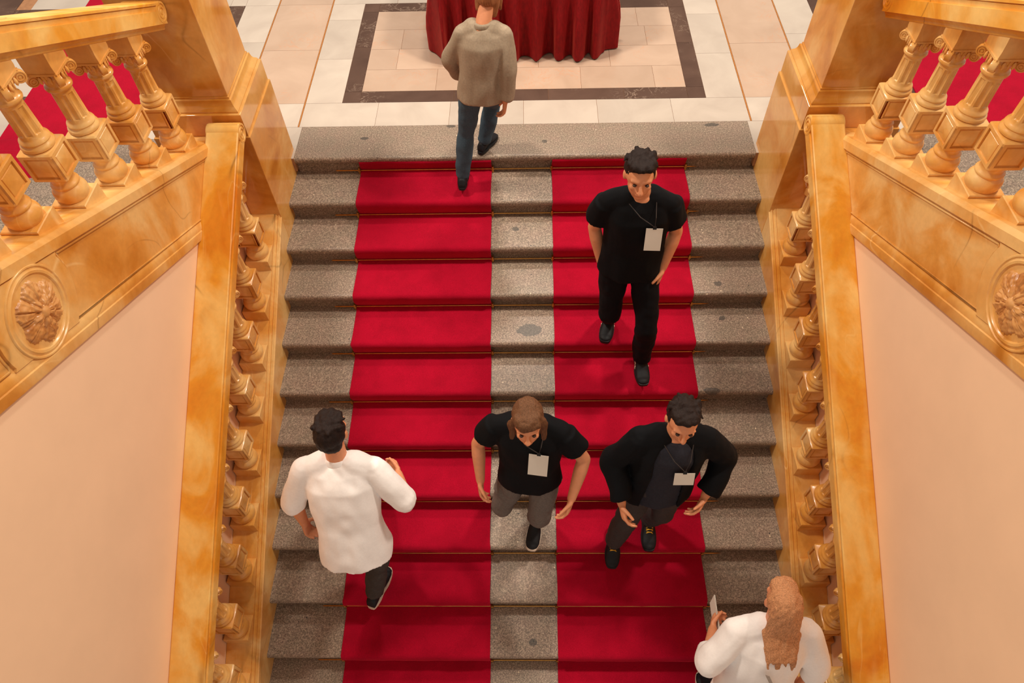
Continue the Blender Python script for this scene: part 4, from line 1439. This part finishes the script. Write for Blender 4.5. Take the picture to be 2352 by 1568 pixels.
# -- person with open jacket
p4 = make_person(dict(label='person in open black jacket over charcoal T-shirt with yellow-laced black shoes', ground=-1.24, face=(-0.05, -1, 0), leg=0.955, look=(-0.05, -1, -0.12),
    head=(0.772, -2.455, 0.39), pel=(0.742, -2.47, -0.30), shR=(0.605, -2.42, 0.165), shL=(0.945, -2.42, 0.165), wrR=(0.525, -2.62, -0.245), wrL=(0.985, -2.58, -0.235),
    poleR=(-0.5, 0.8, 0), poleL=(0.9, 0.7, 0), anL=(0.824, -2.350, -1.143), toL=(0.812, -2.535, -1.215), anR=(0.575, -2.50, -1.16), toR=(0.560, -2.64, -1.255),
    mats=dict(trousers=DKTR, hair=DKHAIR), tops=[('t_shirt', DGREY, 0.016, -0.14, 0.5, None, 0.006, 1.0), ('jacket', NAVY, 0.034, -0.13, 1.90, 0.55, 0.009, 1.10)],
    shoes=dict(upper=SHOE_B, sole=RUB_B, laces=LACE_Y), hair='short'))
badge(p4, 0.060, -0.165, 0.160, 0.105, 0.085, 'small white badge hanging on the charcoal T-shirt under the open jacket')
# -- climbing person in white shirt
p5 = make_person(dict(label='dark-haired person in white shirt and charcoal trousers climbing at the carpet edge', ground=-1.395, face=(0.05, 1, 0), look=(0.12, 1, -0.15),
    head=(-1.000, -2.425, 0.240), pel=(-0.985, -2.735, -0.45), shL=(-1.185, -2.505, 0.015), shR=(-0.820, -2.505, 0.015), wrL=(-1.290, -2.640, -0.480), wrR=(-0.745, -2.40, -0.330),
    poleR=(0.7, -1, -0.2), anR=(-1.010, -2.795, -1.298), toR=(-0.955, -2.620, -1.372), anL=(-1.080, -2.14, -0.988), toL=(-1.080, -1.96, -1.066),
    mats=dict(trousers=CHAR, hair=DKHAIR), tops=[('shirt', WHITE, 0.036, -0.26, 1.12, None, 0.008, 1.2)], collar=WHITE,
    shoes=dict(upper=SHOE_B, sole=RUB_W), hair='short'))
# -- climbing person with long hair
p6 = make_person(dict(label='long-haired person in white shirt climbing beside the marble string with paper in hand', ground=-1.86, face=(0.0, 1, 0), look=(0.0, 1, -0.12),
    head=(1.248, -3.175, -0.115), pel=(1.222, -3.44, -0.80), shL=(1.085, -3.245, -0.335), shR=(1.425, -3.255, -0.335), wrL=(1.030, -3.17, -0.690), wrR=(1.500, -3.42, -0.820),
    poleL=(-0.6, -1, 0), anL=(1.165, -3.40, -1.612), toL=(1.150, -3.215, -1.686), anR=(1.315, -3.66, -1.765), toR=(1.315, -3.49, -1.842),
    mats=dict(trousers=BLACK2, hair=BLHAIR), tops=[('shirt', WHITE, 0.036, -0.22, 1.35, None, 0.008, 1.2)],
    shoes=dict(upper=SHOE_B, sole=RUB_W), hair='long', hair_len=0.05, curlL=0.9))
# shoulder bag strap of the long-haired person
def strap(pd):
    s, lat, sp_, fr = pd['s'], pd['lat'], pd['spine'], pd['front']
    pts = []
    for i in range(9):
        u = i / 8
        c = pd['mid'] + (pd['pel'] - pd['mid']) * (0.30 + 0.62 * u) + lat * (0.045 - 0.17 * u) * s
        dpt = 0.166 + 0.016 * math.sin(u * math.pi) 
        pts.append(c - fr * dpt * s)
    root = empty('strap', pts[4])
    tag(root, 'thin grey bag strap running diagonally across the white-shirted back', 'strap')
    mb = MB()
    rings = []
    for p in pts:
        q = p - pts[4]
        rings.append([q + lat * a * 0.012 - fr * b * 0.002 + sp_ * a * 0.006 for a, b in ((-1, -1), (1, -1), (1, 1), (-1, 1))])
    mb.rings(rings)
    mb.build('band', STRAP, root)
strap(p6)
# folded paper held in the left hand of the long-haired person
hd = (p6['wrL'] - p6['elL']).normalized()
pp = tag(empty('paper_sheet', p6['wrL'] + hd * 0.105 + V(0.0, 0, 0.0)), 'folded white paper held in the hand of the long-haired person', 'paper')
mb = MB()
for tz, tx in ((0, 0.0), (1, 0.004)):
    v = [V(x + tx, y, z) for x in (-0.001, 0.001) for y, z in ((-0.10, -0.07), (0.09, -0.06), (0.10, 0.07), (-0.09, 0.06))]
    mb.add(v, [(3, 2, 1, 0), (4, 5, 6, 7), (0, 1, 5, 4), (1, 2, 6, 5), (2, 3, 7, 6), (3, 0, 4, 7)])
mb.build('sheet', PAPER, pp)
